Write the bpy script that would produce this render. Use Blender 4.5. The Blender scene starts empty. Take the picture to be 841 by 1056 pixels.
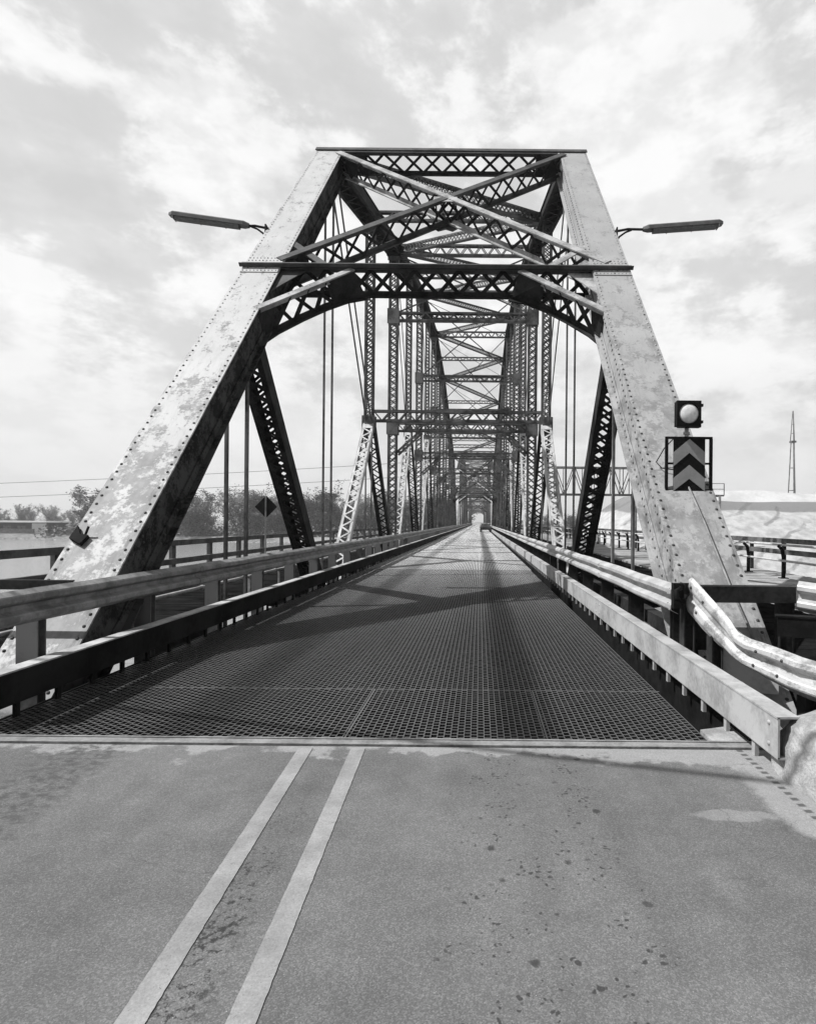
import bpy, math, random
from mathutils import Vector as V, Matrix
random.seed(7)
S = bpy.context.scene
COL = S.collection
PI = math.pi

# ------------------------------------------------------------------ materials
class N:
    """small helper round a node tree"""
    def __init__(self, name):
        self.m = bpy.data.materials.new(name); self.m.use_nodes = True
        self.t = self.m.node_tree; self.n = self.t.nodes; self.l = self.t.links
        self.b = self.n['Principled BSDF']
        self.tc = self.n.new('ShaderNodeTexCoord')
    def link(self, a, b): self.l.new(a, b)
    def mapped(self, scale=(1,1,1), rot=(0,0,0)):
        mp = self.n.new('ShaderNodeMapping'); mp.inputs['Scale'].default_value = scale; mp.inputs['Rotation'].default_value = rot
        self.link(self.tc.outputs['Object'], mp.inputs['Vector']); return mp.outputs['Vector']
    def noise(self, scale, detail=4, rough=.55, vec=None, dist=0):
        t = self.n.new('ShaderNodeTexNoise'); t.inputs['Scale'].default_value = scale
        t.inputs['Detail'].default_value = detail; t.inputs['Roughness'].default_value = rough
        t.inputs['Distortion'].default_value = dist
        self.link(vec if vec is not None else self.tc.outputs['Object'], t.inputs['Vector']); return t.outputs['Fac']
    def voronoi(self, scale, vec=None, out='Distance', rnd=1.0):
        t = self.n.new('ShaderNodeTexVoronoi'); t.inputs['Scale'].default_value = scale
        t.inputs['Randomness'].default_value = rnd
        self.link(vec if vec is not None else self.tc.outputs['Object'], t.inputs['Vector']); return t.outputs[out]
    def ramp(self, fac, stops):
        r = self.n.new('ShaderNodeValToRGB'); e = r.color_ramp.elements
        while len(e) < len(stops): e.new(.5)
        for el, (p, v) in zip(e, stops): el.position = p; el.color = (v, v, v, 1)
        self.link(fac, r.inputs['Fac']); return r.outputs['Color']
    def mix(self, fac, a, b):
        m = self.n.new('ShaderNodeMix'); m.data_type = 'FLOAT'
        for i, x in ((0, fac), (2, a), (3, b)):
            if isinstance(x, (int, float)): m.inputs[i].default_value = x
            else: self.link(x, m.inputs[i])
        return m.outputs[0]
    def math(self, op, a, b=None, clamp=False):
        m = self.n.new('ShaderNodeMath'); m.operation = op; m.use_clamp = clamp
        for i, x in ((0, a), (1, b)):
            if x is None: continue
            if isinstance(x, (int, float)): m.inputs[i].default_value = x
            else: self.link(x, m.inputs[i])
        return m.outputs[0]
    def xyz(self):
        s = self.n.new('ShaderNodeSeparateXYZ'); self.link(self.tc.outputs['Object'], s.inputs[0]); return s.outputs
    def smooth(self, x, lo, hi):
        m = self.n.new('ShaderNodeMapRange'); m.interpolation_type = 'SMOOTHSTEP'
        for i, v in ((1, lo), (2, hi)):
            if isinstance(v, (int, float)): m.inputs[i].default_value = v
            else: self.link(v, m.inputs[i])
        self.link(x, m.inputs[0]); return m.outputs[0]
    def bump(self, h, strength=.3, dist=.01):
        b = self.n.new('ShaderNodeBump'); b.inputs['Strength'].default_value = strength; b.inputs['Distance'].default_value = dist
        self.link(h, b.inputs['Height']); self.link(b.outputs['Normal'], self.b.inputs['Normal'])
    def done(self, col, rough=.7, metal=0, spec=.4):
        if isinstance(col, (int, float)): self.b.inputs['Base Color'].default_value = (col, col, col, 1)
        else: self.link(col, self.b.inputs['Base Color'])
        if isinstance(rough, (int, float)): self.b.inputs['Roughness'].default_value = rough
        else: self.link(rough, self.b.inputs['Roughness'])
        self.b.inputs['Metallic'].default_value = metal
        self.b.inputs['Specular IOR Level'].default_value = spec
        return self.m

def m_mottled(name, lo, hi, scale=3, rough=.7, spec=.35, metal=0, bump=.15, sharp=(.38, .62)):
    k = N(name)
    a = k.noise(scale, 6, .62)
    b = k.noise(scale*9, 3, .6)
    f = k.math('ADD', a, k.math('MULTIPLY', k.math('SUBTRACT', b, .5), .35))
    c = k.ramp(f, [(sharp[0], lo), (sharp[1], hi)])
    k.bump(b, bump, .01)
    return k.done(c, rough, metal, spec)

def m_peel(name, white, grey, bare, zlo, zhi, z0, z1, xc):
    """old paint: pale top coat worn through to grey primer in flakes, more worn low down, a few rust blooms"""
    k = N(name)
    x, y, z = k.xyz()[:3]
    worn = k.smooth(z, z0, z1)                                     # 1 high up, 0 near the foot
    thr = k.mix(worn, zlo, zhi)
    v = k.mapped((1.0, .8, .8))
    a = k.noise(3.4, 9, .68, v, .15)
    b = k.noise(22, 6, .7)
    f = k.math('ADD', a, k.math('MULTIPLY', k.math('SUBTRACT', b, .5), .45))
    d = k.math('SUBTRACT', f, thr)
    flake = k.smooth(d, -.045, .055)
    edge = k.smooth(k.math('ABSOLUTE', d), .03, .0)               # thin dark rim of a flake
    topc = k.mix(k.smooth(k.noise(1.1, 4, .6), .3, .7), white*.86, white)
    prim = k.mix(k.smooth(k.noise(5, 5, .6), .35, .65), grey*.78, grey*1.12)
    c = k.mix(flake, topc, prim)
    c = k.mix(k.math('MULTIPLY', edge, .14), c, bare)
    rust = k.smooth(k.noise(9, 7, .75, k.mapped((1.6, .6, .6))), .60, .70)
    ex = k.smooth(k.math('ABSOLUTE', k.math('SUBTRACT', k.math('ABSOLUTE', k.math('SUBTRACT', x, xc)), .345)), .11, .02)
    run = k.smooth(k.noise(11, 5, .7, k.mapped((1.2, .25, .25))), .46, .66)
    c = k.mix(k.math('MULTIPLY', rust, .7), c, bare)
    c = k.mix(k.math('MULTIPLY', k.math('MULTIPLY', run, k.math('ADD', .22, k.math('MULTIPLY', ex, .6))), k.mix(worn, 1.0, .35)), c, bare)
    k.bump(k.math('ADD', k.math('MULTIPLY', flake, -.6), k.math('MULTIPLY', b, .4)), .25, .01)
    return k.done(c, .62, 0, .35)

M = {}
M['paint_left'] = m_peel('peeling_white_paint', .44, .20, .05, .45, .60, -.3, 6.0, -3.65)
M['paint_right'] = m_peel('faded_grey_paint', .33, .23, .08, .47, .60, 0, 8, 3.65)
M['dark'] = m_mottled('rusted_dark_steel', .010, .034, 2.5, .85, .12)
M['dark_inner'] = m_mottled('shaded_web_paint', .01, .06, 3.2, .85, .12, sharp=(.42, .56))  # shade on the post webs is put into this dark tone
M['truss'] = m_mottled('dull_bridge_paint', .05, .15, 1.3, .8, .15)
M['truss_pale'] = m_mottled('pale_bridge_paint', .30, .52, 2.0, .7, .3)
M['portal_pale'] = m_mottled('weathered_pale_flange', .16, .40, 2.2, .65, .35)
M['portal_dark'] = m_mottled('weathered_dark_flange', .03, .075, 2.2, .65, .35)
M['rivet'] = m_mottled('rusty_rivet_steel', .03, .07, 9, .7, .2)
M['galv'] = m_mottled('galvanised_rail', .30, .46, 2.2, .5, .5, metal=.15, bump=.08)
M['galv_left'] = m_mottled('shade_toned_galvanised_rail', .11, .24, 3.2, .6, .4, metal=0, bump=.08)  # darker copy of the rail metal, shade of the left side in its colour
M['dented'] = m_mottled('scraped_rail', .20, .44, 6.5, .55, .4, metal=.1, bump=.3, sharp=(.36, .54))
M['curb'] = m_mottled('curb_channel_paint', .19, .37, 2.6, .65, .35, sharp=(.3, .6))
M['curb_left'] = m_mottled('shade_black_curb_channel', .006, .018, 1.6, .95, .05)  # left curb's shaded web painted near-black
M['curb_top'] = m_mottled('pale_curb_edge', .22, .42, 2.5, .7, .3)  # pale tone carries the left curb's sunlit top edge
M['rivet_pale'] = m_mottled('painted_rivet', .22, .4, 4, .7, .3)
M['deck_dark'] = m_mottled('dark_planks', .006, .016, 1.4, .98, .0)  # near-black planks for the walkways next to the trusses
M['black'] = m_mottled('black_paint', .006, .014, 4, .8, .08)
M['sign_grey'] = m_mottled('faded_sign_yellow', .22, .27, 5, .5, .4)
M['concrete'] = m_mottled('old_concrete', .20, .36, 5.5, .9, .2, bump=1.0)
M['joint'] = m_mottled('joint_steel', .13, .24, 4, .8, .3, bump=.4)
M['planks'] = m_mottled('grey_planks', .2, .34, 1.4, .85, .2, bump=.3)
M['wood_rail'] = m_mottled('weathered_railing', .06, .14, 2, .8, .2)
M['pipe'] = m_mottled('pale_pipe_rail', .35, .5, 2, .6, .3)
M['bark'] = m_mottled('bark', .05, .12, 3, .9, .1)
M['trunk_far'] = m_mottled('bark_far', .08, .14, 1, .9, .1)
M['lamp'] = m_mottled('lamp_housing', .07, .13, 5, .5, .4)
M['lens'] = m_mottled('prismatic_lens', .55, .7, 20, .25, .6)
M['lamp_glass'] = m_mottled('clouded_lamp_diffuser', .2, .32, 20, .35, .5)
M['chrome'] = m_mottled('dull_bright_metal', .5, .6, 4, .3, .5, metal=.6)
M['car'] = m_mottled('dark_car_paint', .03, .04, 1, .3, .5, bump=0)
M['carglass'] = m_mottled('car_glass', .03, .05, 1, .08, .5, bump=0)
M['rubber'] = m_mottled('rubber', .02, .03, 4, .8, .2)
M['wall_far'] = m_mottled('shed_wall', .012, .03, .4, .8, .2)
M['white_trim'] = m_mottled('white_trim', .7, .8, .3, .7, .2)
M['tail'] = m_mottled('tail_lamp_glass', .10, .14, 4, .2, .5)

def mk_grid(name, lo, hi, k_oil):
    k = N(name)
    x, y, z = k.xyz()[:3]
    a = k.noise(.7, 5, .6, k.mapped((1.2, .06, 1)))
    b = k.noise(30, 3, .6)
    c = k.mix(k.smooth(k.math('ADD', a, k.math('MULTIPLY', k.math('SUBTRACT', b, .5), .3)), .35, .65), lo, hi)
    # oily strip dripped along the right-hand lane, fainter one in the left-hand lane
    wv = k.math('MULTIPLY', k.math('SUBTRACT', k.noise(2.5, 4, .6, k.mapped((1, .1, 1))), .5), .25)
    dx = k.math('ABSOLUTE', k.math('SUBTRACT', x, .40))
    oil = k.smooth(k.math('ADD', dx, wv), .38, .1)
    c = k.mix(k.math('MULTIPLY', oil, .8), c, k_oil)
    dx2 = k.math('ABSOLUTE', k.math('ADD', x, 2.35))
    oil2 = k.smooth(k.math('ADD', dx2, wv), .4, .1)
    c = k.mix(k.math('MULTIPLY', oil2, .5), c, k_oil)
    # dark holes near and grazing sheen far off, put into the bar colour
    far_sheen = k.smooth(k.math('ADD', y, k.math('MULTIPLY', wv, 12)), 7, 32)
    c = k.math('MULTIPLY', c, k.mix(far_sheen, .17, 1.5))
    return k.done(c, .45, .1, .5)
M['grid_side'] = m_mottled('rusty_grid_sides', .012, .04, 6, .8, .1)
M['grid'] = mk_grid('worn_steel_grid_with_sheen', .44, .62, .05)

def mk_asphalt():
    k = N('worn_asphalt')
    x, y, z = k.xyz()[:3]
    big = k.noise(.55, 5, .6)
    mid = k.noise(5, 5, .65)
    fine = k.noise(160, 5, .8)
    stone = k.voronoi(170, out='Color')
    sv = k.n.new('ShaderNodeSeparateColor'); k.link(stone, sv.inputs[0])
    c = k.mix(k.smooth(big, .3, .7), .088, .130)
    trk = k.noise(3.6, 6, .65, k.mapped((1, .16, 1)))
    c = k.math('MULTIPLY', c, k.math('ADD', .72, k.math('MULTIPLY', trk, .56)))
    c = k.mix(k.smooth(mid, .3, .72), c, k.math('MULTIPLY', c, 1.16))
    c = k.math('MULTIPLY', c, k.math('ADD', .80, k.math('MULTIPLY', k.math('MULTIPLY', sv.outputs[0], sv.outputs[0]), .60)))
    c = k.math('MULTIPLY', c, k.math('ADD', .25, k.math('MULTIPLY', fine, 1.5)))
    chips = k.smooth(k.voronoi(48), .12, .05)
    pick = k.smooth(k.noise(17, 2, .5), .55, .60)
    c = k.mix(k.math('MULTIPLY', k.math('MULTIPLY', chips, pick), .6), c, .5)
    # polished wheel tracks
    wob = k.math('MULTIPLY', k.math('SUBTRACT', k.noise(1.2, 4, .6), .5), .5)
    # concrete header showing through along the steel joint and at the gutter
    n1 = k.math('MULTIPLY', k.math('SUBTRACT', k.noise(2.1, 5, .6), .5), 1.1)
    hd = k.math('ADD', k.math('SUBTRACT', y, 4.33), n1)
    head = k.smooth(hd, -.03, .05)
    rx = k.math('MULTIPLY', k.smooth(x, .5, 1.8), .28)
    head2 = k.smooth(k.math('ADD', hd, rx), -.03, .05)
    head = k.math('MAXIMUM', head, head2)
    gut = k.smooth(k.math('ADD', x, k.math('MULTIPLY', n1, .5)), 1.72, 1.83)
    pale = k.math('MAXIMUM', head, gut)
    pc = k.math('MULTIPLY', k.math('MULTIPLY', k.math('ADD', .72, k.math('MULTIPLY', fine, .56)), k.math('ADD', .8, k.math('MULTIPLY', k.math('MULTIPLY', sv.outputs[0], mid), .7))), .255)
    c = k.mix(k.math('MULTIPLY', pale, .85), c, pc)
    # small bare patch
    px = k.math('DIVIDE', k.math('SUBTRACT', x, 1.47), .24)
    py = k.math('DIVIDE', k.math('SUBTRACT', y, 3.44), .07)
    pr = k.math('ADD', k.math('ADD', k.math('MULTIPLY', px, px), k.math('MULTIPLY', py, py)), k.math('MULTIPLY', k.math('SUBTRACT', k.noise(6, 6, .7), .5), 3.2))
    c = k.mix(k.math('MULTIPLY', k.smooth(pr, 1.3, .7), .7), c, k.math('MULTIPLY', pc, .85))
    # oil drips in the lane
    lane = k.smooth(k.math('ABSOLUTE', k.math('SUBTRACT', x, k.math('ADD', .33, wob))), .62, .12)
    wp = k.n.new('ShaderNodeTexNoise'); wp.inputs['Scale'].default_value = 22; wp.inputs['Detail'].default_value = 4
    k.link(k.tc.outputs['Object'], wp.inputs['Vector'])
    wa = k.n.new('ShaderNodeVectorMath'); wa.operation = 'MULTIPLY_ADD'; wa.inputs[1].default_value = (.055, .055, 0)
    k.link(wp.outputs['Color'], wa.inputs[0]); k.link(k.tc.outputs['Object'], wa.inputs[2]); wv = wa.outputs[0]
    v1 = k.voronoi(8.5, wv)
    r1 = k.math('MULTIPLY', k.smooth(k.noise(5, 2, .6), .35, .75), .34)
    sp1 = k.smooth(k.math('SUBTRACT', v1, k.math('SUBTRACT', r1, .06)), .07, -.07)
    v2 = k.voronoi(27, wv)
    sp2 = k.smooth(k.math('SUBTRACT', v2, k.math('MULTIPLY', k.smooth(k.noise(4, 3, .6), .40, .61), .30)), .05, -.09)
    sp = k.math('MULTIPLY', k.math('MAXIMUM', sp1, sp2), k.smooth(lane, .0, .5))
    c = k.mix(k.math('MULTIPLY', sp, .85), c, .026)
    halo = k.math('MULTIPLY', k.smooth(k.noise(2.2, 5, .65), .45, .7), lane)
    c = k.mix(k.math('MULTIPLY', halo, .3), c, .05)
    crk = k.n.new('ShaderNodeTexVoronoi'); crk.feature = 'DISTANCE_TO_EDGE'; crk.inputs['Scale'].default_value = .8
    cw = k.n.new('ShaderNodeVectorMath'); cw.operation = 'MULTIPLY_ADD'; cw.inputs[1].default_value = (.5, .5, 0)
    cn = k.n.new('ShaderNodeTexNoise'); cn.inputs['Scale'].default_value = 3; cn.inputs['Detail'].default_value = 6
    k.link(k.tc.outputs['Object'], cn.inputs['Vector']); k.link(cn.outputs['Color'], cw.inputs[0]); k.link(k.tc.outputs['Object'], cw.inputs[2]); k.link(cw.outputs[0], crk.inputs['Vector'])
    ck = k.math('MULTIPLY', k.smooth(crk.outputs['Distance'], .0035, .0008), k.smooth(k.noise(.9, 3, .6), .5, .58))
    c = k.mix(k.math('MULTIPLY', ck, .4), c, .05)
    grit = k.math('MULTIPLY', k.smooth(k.voronoi(38), .11, .06), k.smooth(k.noise(5, 3, .6), .5, .6))
    c = k.mix(k.math('MULTIPLY', grit, .55), c, .045)
    # rubber smear drifting across the left lane
    t = k.math('ADD', k.math('ADD', x, 2.75), k.math('MULTIPLY', k.math('SUBTRACT', y, 3.9), .10))
    sm = k.smooth(k.math('ABSOLUTE', t), .42, .1)
    streak = k.smooth(k.noise(13, 5, .7, k.mapped((1, 1.3, 1), (0, 0, .5))), .40, .64)
    c = k.mix(k.math('MULTIPLY', k.math('MULTIPLY', sm, streak), k.math('MULTIPLY', k.smooth(y, 2.6, 3.4), .85)), c, .045)
    # soft wear beside the centre lines: coarse open texture
    cl = k.smooth(k.math('ABSOLUTE', k.math('ADD', x, k.math('ADD', .95, k.math('MULTIPLY', y, .035)))), .17, .03)
    pit = k.smooth(k.math('ADD', k.noise(30, 5, .75), k.math('MULTIPLY', k.math('SUBTRACT', k.noise(3, 3, .6), .5), .5)), .53, .62)
    c = k.mix(k.math('MULTIPLY', k.math('MULTIPLY', cl, pit), k.math('MULTIPLY', k.smooth(y, 4.2, 2.6), .9)), c, .02)
    # tread print pressed along the gutter
    per = k.math('FRACT', k.math('MULTIPLY', y, 13))
    dot = k.math('MULTIPLY', k.smooth(k.math('ABSOLUTE', k.math('SUBTRACT', per, .5)), .3, .2), k.smooth(k.math('ABSOLUTE', k.math('SUBTRACT', x, 1.93)), .03, .015))
    c = k.mix(k.math('MULTIPLY', dot, .8), c, .04)
    hb = k.math('ADD', k.math('MULTIPLY', sv.outputs[0], .5), k.math('ADD', k.math('MULTIPLY', fine, .7), k.math('MULTIPLY', k.math('MULTIPLY', cl, pit), -1.2)))
    k.bump(hb, .4, .004)
    return k.done(c, .85, 0, .3)
M['asphalt'] = mk_asphalt()

def mk_line():
    k = N('worn_road_paint')
    fine = k.noise(95, 3, .7); w = k.noise(30, 6, .75); g = k.noise(4, 4, .6)
    c = k.mix(k.smooth(g, .3, .7), .19, .27)
    wear = k.smooth(k.math('ADD', w, k.math('MULTIPLY', k.math('SUBTRACT', fine, .5), .5)), .58, .72)
    c = k.mix(k.math('MULTIPLY', wear, .75), c, .11)
    c = k.math('MULTIPLY', c, k.math('ADD', .55, k.math('MULTIPLY', fine, .9)))
    pit = k.math('MULTIPLY', k.smooth(k.voronoi(52), .16, .08), k.smooth(k.noise(9, 3, .6), .42, .58))
    c = k.mix(k.math('MULTIPLY', pit, .7), c, .07)
    k.bump(fine, .5, .004)
    return k.done(c, .8, 0, .3)
M['line'] = mk_line()

def mk_ground():
    k = N('bank_soil_and_grass')
    a = k.noise(.05, 6, .6); b = k.noise(.9, 5, .65)
    c = k.mix(k.smooth(k.math('ADD', a, k.math('MULTIPLY', k.math('SUBTRACT', b, .5), .5)), .35, .65), .09, .24)
    return k.done(c, .95, 0, .1)
M['ground'] = mk_ground()
def mk_shade_soil():
    k = N('shade_dark_bank_soil'); b = k.noise(2, 5, .65)
    return k.done(k.mix(b, .02, .07), .95, 0, .1)
M['shade_soil'] = mk_shade_soil()

def mk_water():
    k = N('silty_river')
    w1 = k.noise(.35, 4, .6, k.mapped((1, 2.5, 1))); w2 = k.noise(2.2, 3, .6, k.mapped((1, 2.2, 1)))
    k.bump(k.math('ADD', w1, k.math('MULTIPLY', w2, .35)), .5, .25)
    return k.done(k.mix(k.noise(.02, 3, .5), .16, .26), .12, 0, .5)
M['water'] = mk_water()

def mk_leaf(name, lo, hi):
    k = N(name)
    r = k.n.new('ShaderNodeObjectInfo')
    g = k.noise(.45, 4, .6)
    c = k.mix(k.smooth(g, .38, .62), lo, hi)
    c = k.math('MULTIPLY', c, k.math('ADD', .75, k.math('MULTIPLY', r.outputs['Random'], .55)))
    return k.done(c, .8, 0, .2)
M['leaf'] = mk_leaf('spring_foliage', .06, .20)
M['leaf_pale'] = mk_leaf('pale_catkin_foliage', .12, .26)

def mk_pile():
    k = N('tarped_white_stockpile')
    x, y, z = k.xyz()[:3]
    n1 = k.math('MULTIPLY', k.math('SUBTRACT', k.noise(.10, 5, .6), .5), 2.2)
    n2 = k.noise(.8, 5, .6)
    zz = k.math('ADD', z, n1)
    c = k.mix(k.smooth(n2, .3, .7), .28, .42)
    # grey weathered band of bare stone near the crest
    band = k.smooth(zz, 3.35, 3.6)
    c = k.mix(band, c, .17)
    # slanting rope and haul marks
    u = k.math('ADD', k.math('MULTIPLY', x, .42), k.math('MULTIPLY', z, -.9))
    u = k.math('ADD', u, k.math('MULTIPLY', n1, 1.3))
    s = k.smooth(k.math('ABSOLUTE', k.math('SUBTRACT', k.math('FRACT', k.math('MULTIPLY', u, .42)), .5)), k.mix(k.noise(.5, 3, .6), .02, .24), .03)
    s = k.math('MULTIPLY', s, k.smooth(k.noise(.16, 4, .6), .46, .54))
    c = k.mix(k.math('MULTIPLY', s, .6), c, .12)
    k.bump(k.math('ADD', n2, k.math('MULTIPLY', s, -.4)), .5, .3)
    return k.done(c, .9, 0, .2)
M['pile'] = mk_pile()
M['pile_back'] = m_mottled('pale_far_stockpile', .38, .48, .2, .9, .1)

# ------------------------------------------------------------------ mesh builder
class MB:
    def __init__(self): self.v = []; self.f = []; self.mi = []; self.sm = []
    def face(self, idx, mi=0, sm=False): self.f.append(idx); self.mi.append(mi); self.sm.append(sm)
    def hexa(self, pts, mi=0):
        b = len(self.v); self.v += [V(p) for p in pts]
        for q in ((0,3,2,1),(4,5,6,7),(0,1,5,4),(1,2,6,5),(2,3,7,6),(3,0,4,7)): self.face([b+i for i in q], mi)
    def box(self, c, s, mi=0):
        x, y, z = c; a, b, h = s[0]/2, s[1]/2, s[2]/2
        self.hexa([(x-a,y-b,z-h),(x+a,y-b,z-h),(x+a,y+b,z-h),(x-a,y+b,z-h),(x-a,y-b,z+h),(x+a,y-b,z+h),(x+a,y+b,z+h),(x-a,y+b,z+h)], mi)
    def tbar(self, p, q, w, h):
        """level grid bar, top worn bright (material 0), sides dark (material 1)"""
        p, q = V(p), V(q); t = (q-p).normalized(); a = V((-t.y, t.x, 0))*w/2; b = len(self.v); z = V((0, 0, h))
        self.v += [p-a, q-a, q+a, p+a, p-a-z, q-a-z, q+a-z, p+a-z]
        self.face([b, b+1, b+2, b+3] if False else [b+3, b+2, b+1, b] if (a.cross(t)).z > 0 else [b, b+1, b+2, b+3], 0)
        self.face([b+4, b+5, b+1, b], 1); self.face([b+3, b+2, b+6, b+7], 1)
    def bar(self, p, q, a, w, d, mi=0):
        """bar from p to q, size w along a, d along the third axis"""
        p, q = V(p), V(q); t = (q-p).normalized(); a = V(a); a = (a - t*a.dot(t)).normalized(); b = t.cross(a)
        A, B = a*w/2, b*d/2
        self.hexa([p-A-B, p+A-B, p+A+B, p-A+B, q-A-B, q+A-B, q+A+B, q-A+B], mi)
    def tube(self, pts, r, n=8, mi=0, cap=True):
        pts = [V(p) for p in pts]; rs = r if isinstance(r, (list, tuple)) else [r]*len(pts)
        rings = []; ref = None
        for i, p in enumerate(pts):
            t = (pts[min(i+1, len(pts)-1)] - pts[max(i-1, 0)]).normalized()
            if ref is None: ref = V((0,0,1)) if abs(t.z) < .9 else V((1,0,0))
            a = (ref - t*ref.dot(t)).normalized(); b = t.cross(a); ref = a
            base = len(self.v)
            for k in range(n):
                an = 2*PI*k/n; self.v.append(p + (a*math.cos(an) + b*math.sin(an))*rs[i])
            rings.append(base)
        for i in range(len(rings)-1):
            for k in range(n):
                k2 = (k+1) % n; self.face([rings[i]+k, rings[i]+k2, rings[i+1]+k2, rings[i+1]+k], mi, True)
        if cap:
            self.face([rings[0]+k for k in reversed(range(n))], mi); self.face([rings[-1]+k for k in range(n)], mi)
    def prism(self, poly, off, mi=0):
        """extrude a planar polygon by the vector off"""
        b = len(self.v); n = len(poly); off = V(off)
        self.v += [V(p) for p in poly] + [V(p)+off for p in poly]
        self.face([b+i for i in reversed(range(n))], mi); self.face([b+n+i for i in range(n)], mi)
        for i in range(n): self.face([b+i, b+(i+1)%n, b+n+(i+1)%n, b+n+i], mi)
    def rivet(self, p, nrm, a, r=.026, h=.016, mi=0):
        nrm = V(nrm).normalized(); a = V(a).normalized(); c = nrm.cross(a); p = V(p); b = len(self.v)
        for rr, hh in ((r, 0), (r*.72, h*.75)):
            for k in range(6):
                an = PI*k/3; self.v.append(p + (a*math.cos(an)+c*math.sin(an))*rr + nrm*hh)
        self.v.append(p + nrm*h)
        for k in range(6):
            k2 = (k+1) % 6
            self.face([b+k, b+k2, b+6+k2, b+6+k], mi, True); self.face([b+6+k, b+6+k2, b+12], mi, True)
    def build(self, name, mats, parent=None, org=(0,0,0)):
        me = bpy.data.meshes.new(name); o = V(org)
        me.from_pydata([tuple(v-o) for v in self.v], [], self.f)
        for m in (mats if isinstance(mats, (list, tuple)) else [mats]): me.materials.append(m)
        me.polygons.foreach_set('material_index', self.mi)
        me.polygons.foreach_set('use_smooth', self.sm)
        me.update()
        ob = bpy.data.objects.new(name, me); COL.objects.link(ob)
        if parent: ob.parent = parent
        else: ob.location = o
        return ob

def laced(mb, p, q, a, w, d, pitch=None, mi=0, double=False, ch=.09, lace=.055, faces=(1, -1), batten=True):
    """built-up member: two channels w apart along a, depth d, flat lacing bars on both faces, batten plates at the ends"""
    p, q = V(p), V(q); L = (q-p).length; t = (q-p)/L; a = V(a); a = (a - t*a.dot(t)).normalized(); b = t.cross(a)
    for s in (-1, 1):
        c = a*(s*(w/2 - .012))
        mb.bar(p+c, q+c, a, .024, d, mi)
        for g in (-1, 1):
            e = c - a*(s*ch/2) + b*(g*(d/2 - .008))
            mb.bar(p+e, q+e, a, ch, .016, mi)
    n = max(2, int(round(L/(pitch or w*.62))))
    wi = w/2 - .05
    off = w*.9 if batten else 0
    step = (L - 2*off)/n
    for g in faces:
        fb = b*(g*(d/2 + .007))
        for i in range(n):
            s = 1 if i % 2 == 0 else -1
            p0 = p + t*(off+i*step) + fb; p1 = p + t*(off+(i+1)*step) + fb
            mb.bar(p0+a*(s*wi), p1-a*(s*wi), b, .010, lace, mi)
            if double: mb.bar(p0-a*(s*wi)+b*(g*.011), p1+a*(s*wi)+b*(g*.011), b, .010, lace, mi)
        if batten:
            for u in (0, L-off):
                mb.bar(p+t*u+fb*1.02, p+t*(u+off)+fb*1.02, a, w-.03, .012, mi)

def truss_bar(mb, p, q, a, w, pitch, fl=.16, ft=.02, lace=.07, mi=0, mtop=None, mbot=None, double=True):
    """single-web lattice girder: flange plates at +-w/2 along a, crossed web bars between"""
    p, q = V(p), V(q); L = (q-p).length; t = (q-p)/L; a = V(a); a = (a-t*a.dot(t)).normalized(); b = t.cross(a)
    for s, mm in ((1, mtop), (-1, mbot)):
        mm = mi if mm is None else mm
        c = a*(s*w/2)
        mb.bar(p+c, q+c, a, ft, fl, mm)
        mb.bar(p+c-a*(s*.06), q+c-a*(s*.06), a, .10, .022, mm)
    n = max(2, int(round(L/pitch))); st = L/n; wi = w/2-.05
    for i in range(n):
        p0 = p+t*(i*st); p1 = p+t*((i+1)*st); s = 1 if i % 2 == 0 else -1
        mb.bar(p0+a*(s*wi)+b*.018, p1-a*(s*wi)+b*.018, b, .012, lace, mi)
        if double: mb.bar(p0-a*(s*wi)-b*.018, p1+a*(s*wi)-b*.018, b, .012, lace, mi)

def tag(o, label=None, cat=None, group=None, kind=None):
    if label: o['label'] = label
    if cat: o['category'] = cat
    if group: o['group'] = group
    if kind: o['kind'] = kind
    return o
def empty(name, loc=(0,0,0), rz=0):
    o = bpy.data.objects.new(name, None); COL.objects.link(o); o.location = loc; o.rotation_euler[2] = rz
    o.empty_display_size = .3; return o
def copy_tree(o, parent=None):
    c = o.copy(); COL.objects.link(c)
    if parent: c.parent = parent
    for ch in list(o.children): copy_tree(ch, c)
    return c

# ------------------------------------------------------------------ bridge geometry
Y0, PAN, ZB = 4.6, 6.75, -1.5
XL, XR, XC = -4.59, 2.71, -.94
TOP = {2: 12.8, 4: 16.2, 6: 19.0, 8: 20.2, 10: 19.0, 12: 16.2, 14: 12.8}
NP = 16
X = V((1, 0, 0)); ZV = V((0, 0, 1)); YV = V((0, 1, 0))
def yn(i): return Y0 + PAN*i
def Lp(x, i): return V((x, yn(i), ZB))
def topz(i):
    if i in TOP: return TOP[i]
    return (TOP[i-1]+TOP[i+1])/2
def Up(x, i): return V((x, yn(i), topz(i)))
def Mp(x, i):
    if i == 1: return (Lp(x,0)+Up(x,2))/2
    if i == 15: return (Lp(x,16)+Up(x,14))/2
    if i < 8: return (Up(x,i-1)+Lp(x,i+1))/2
    return (Up(x,i+1)+Lp(x,i-1))/2

span = empty('truss_span', (XC, Y0, 0))
ORG = (XC, Y0, 0)
tag(span, 'nearest steel truss span with pale peeling end posts, rising from the asphalt road', 'bridge span', 'truss spans of the bridge')

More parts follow.
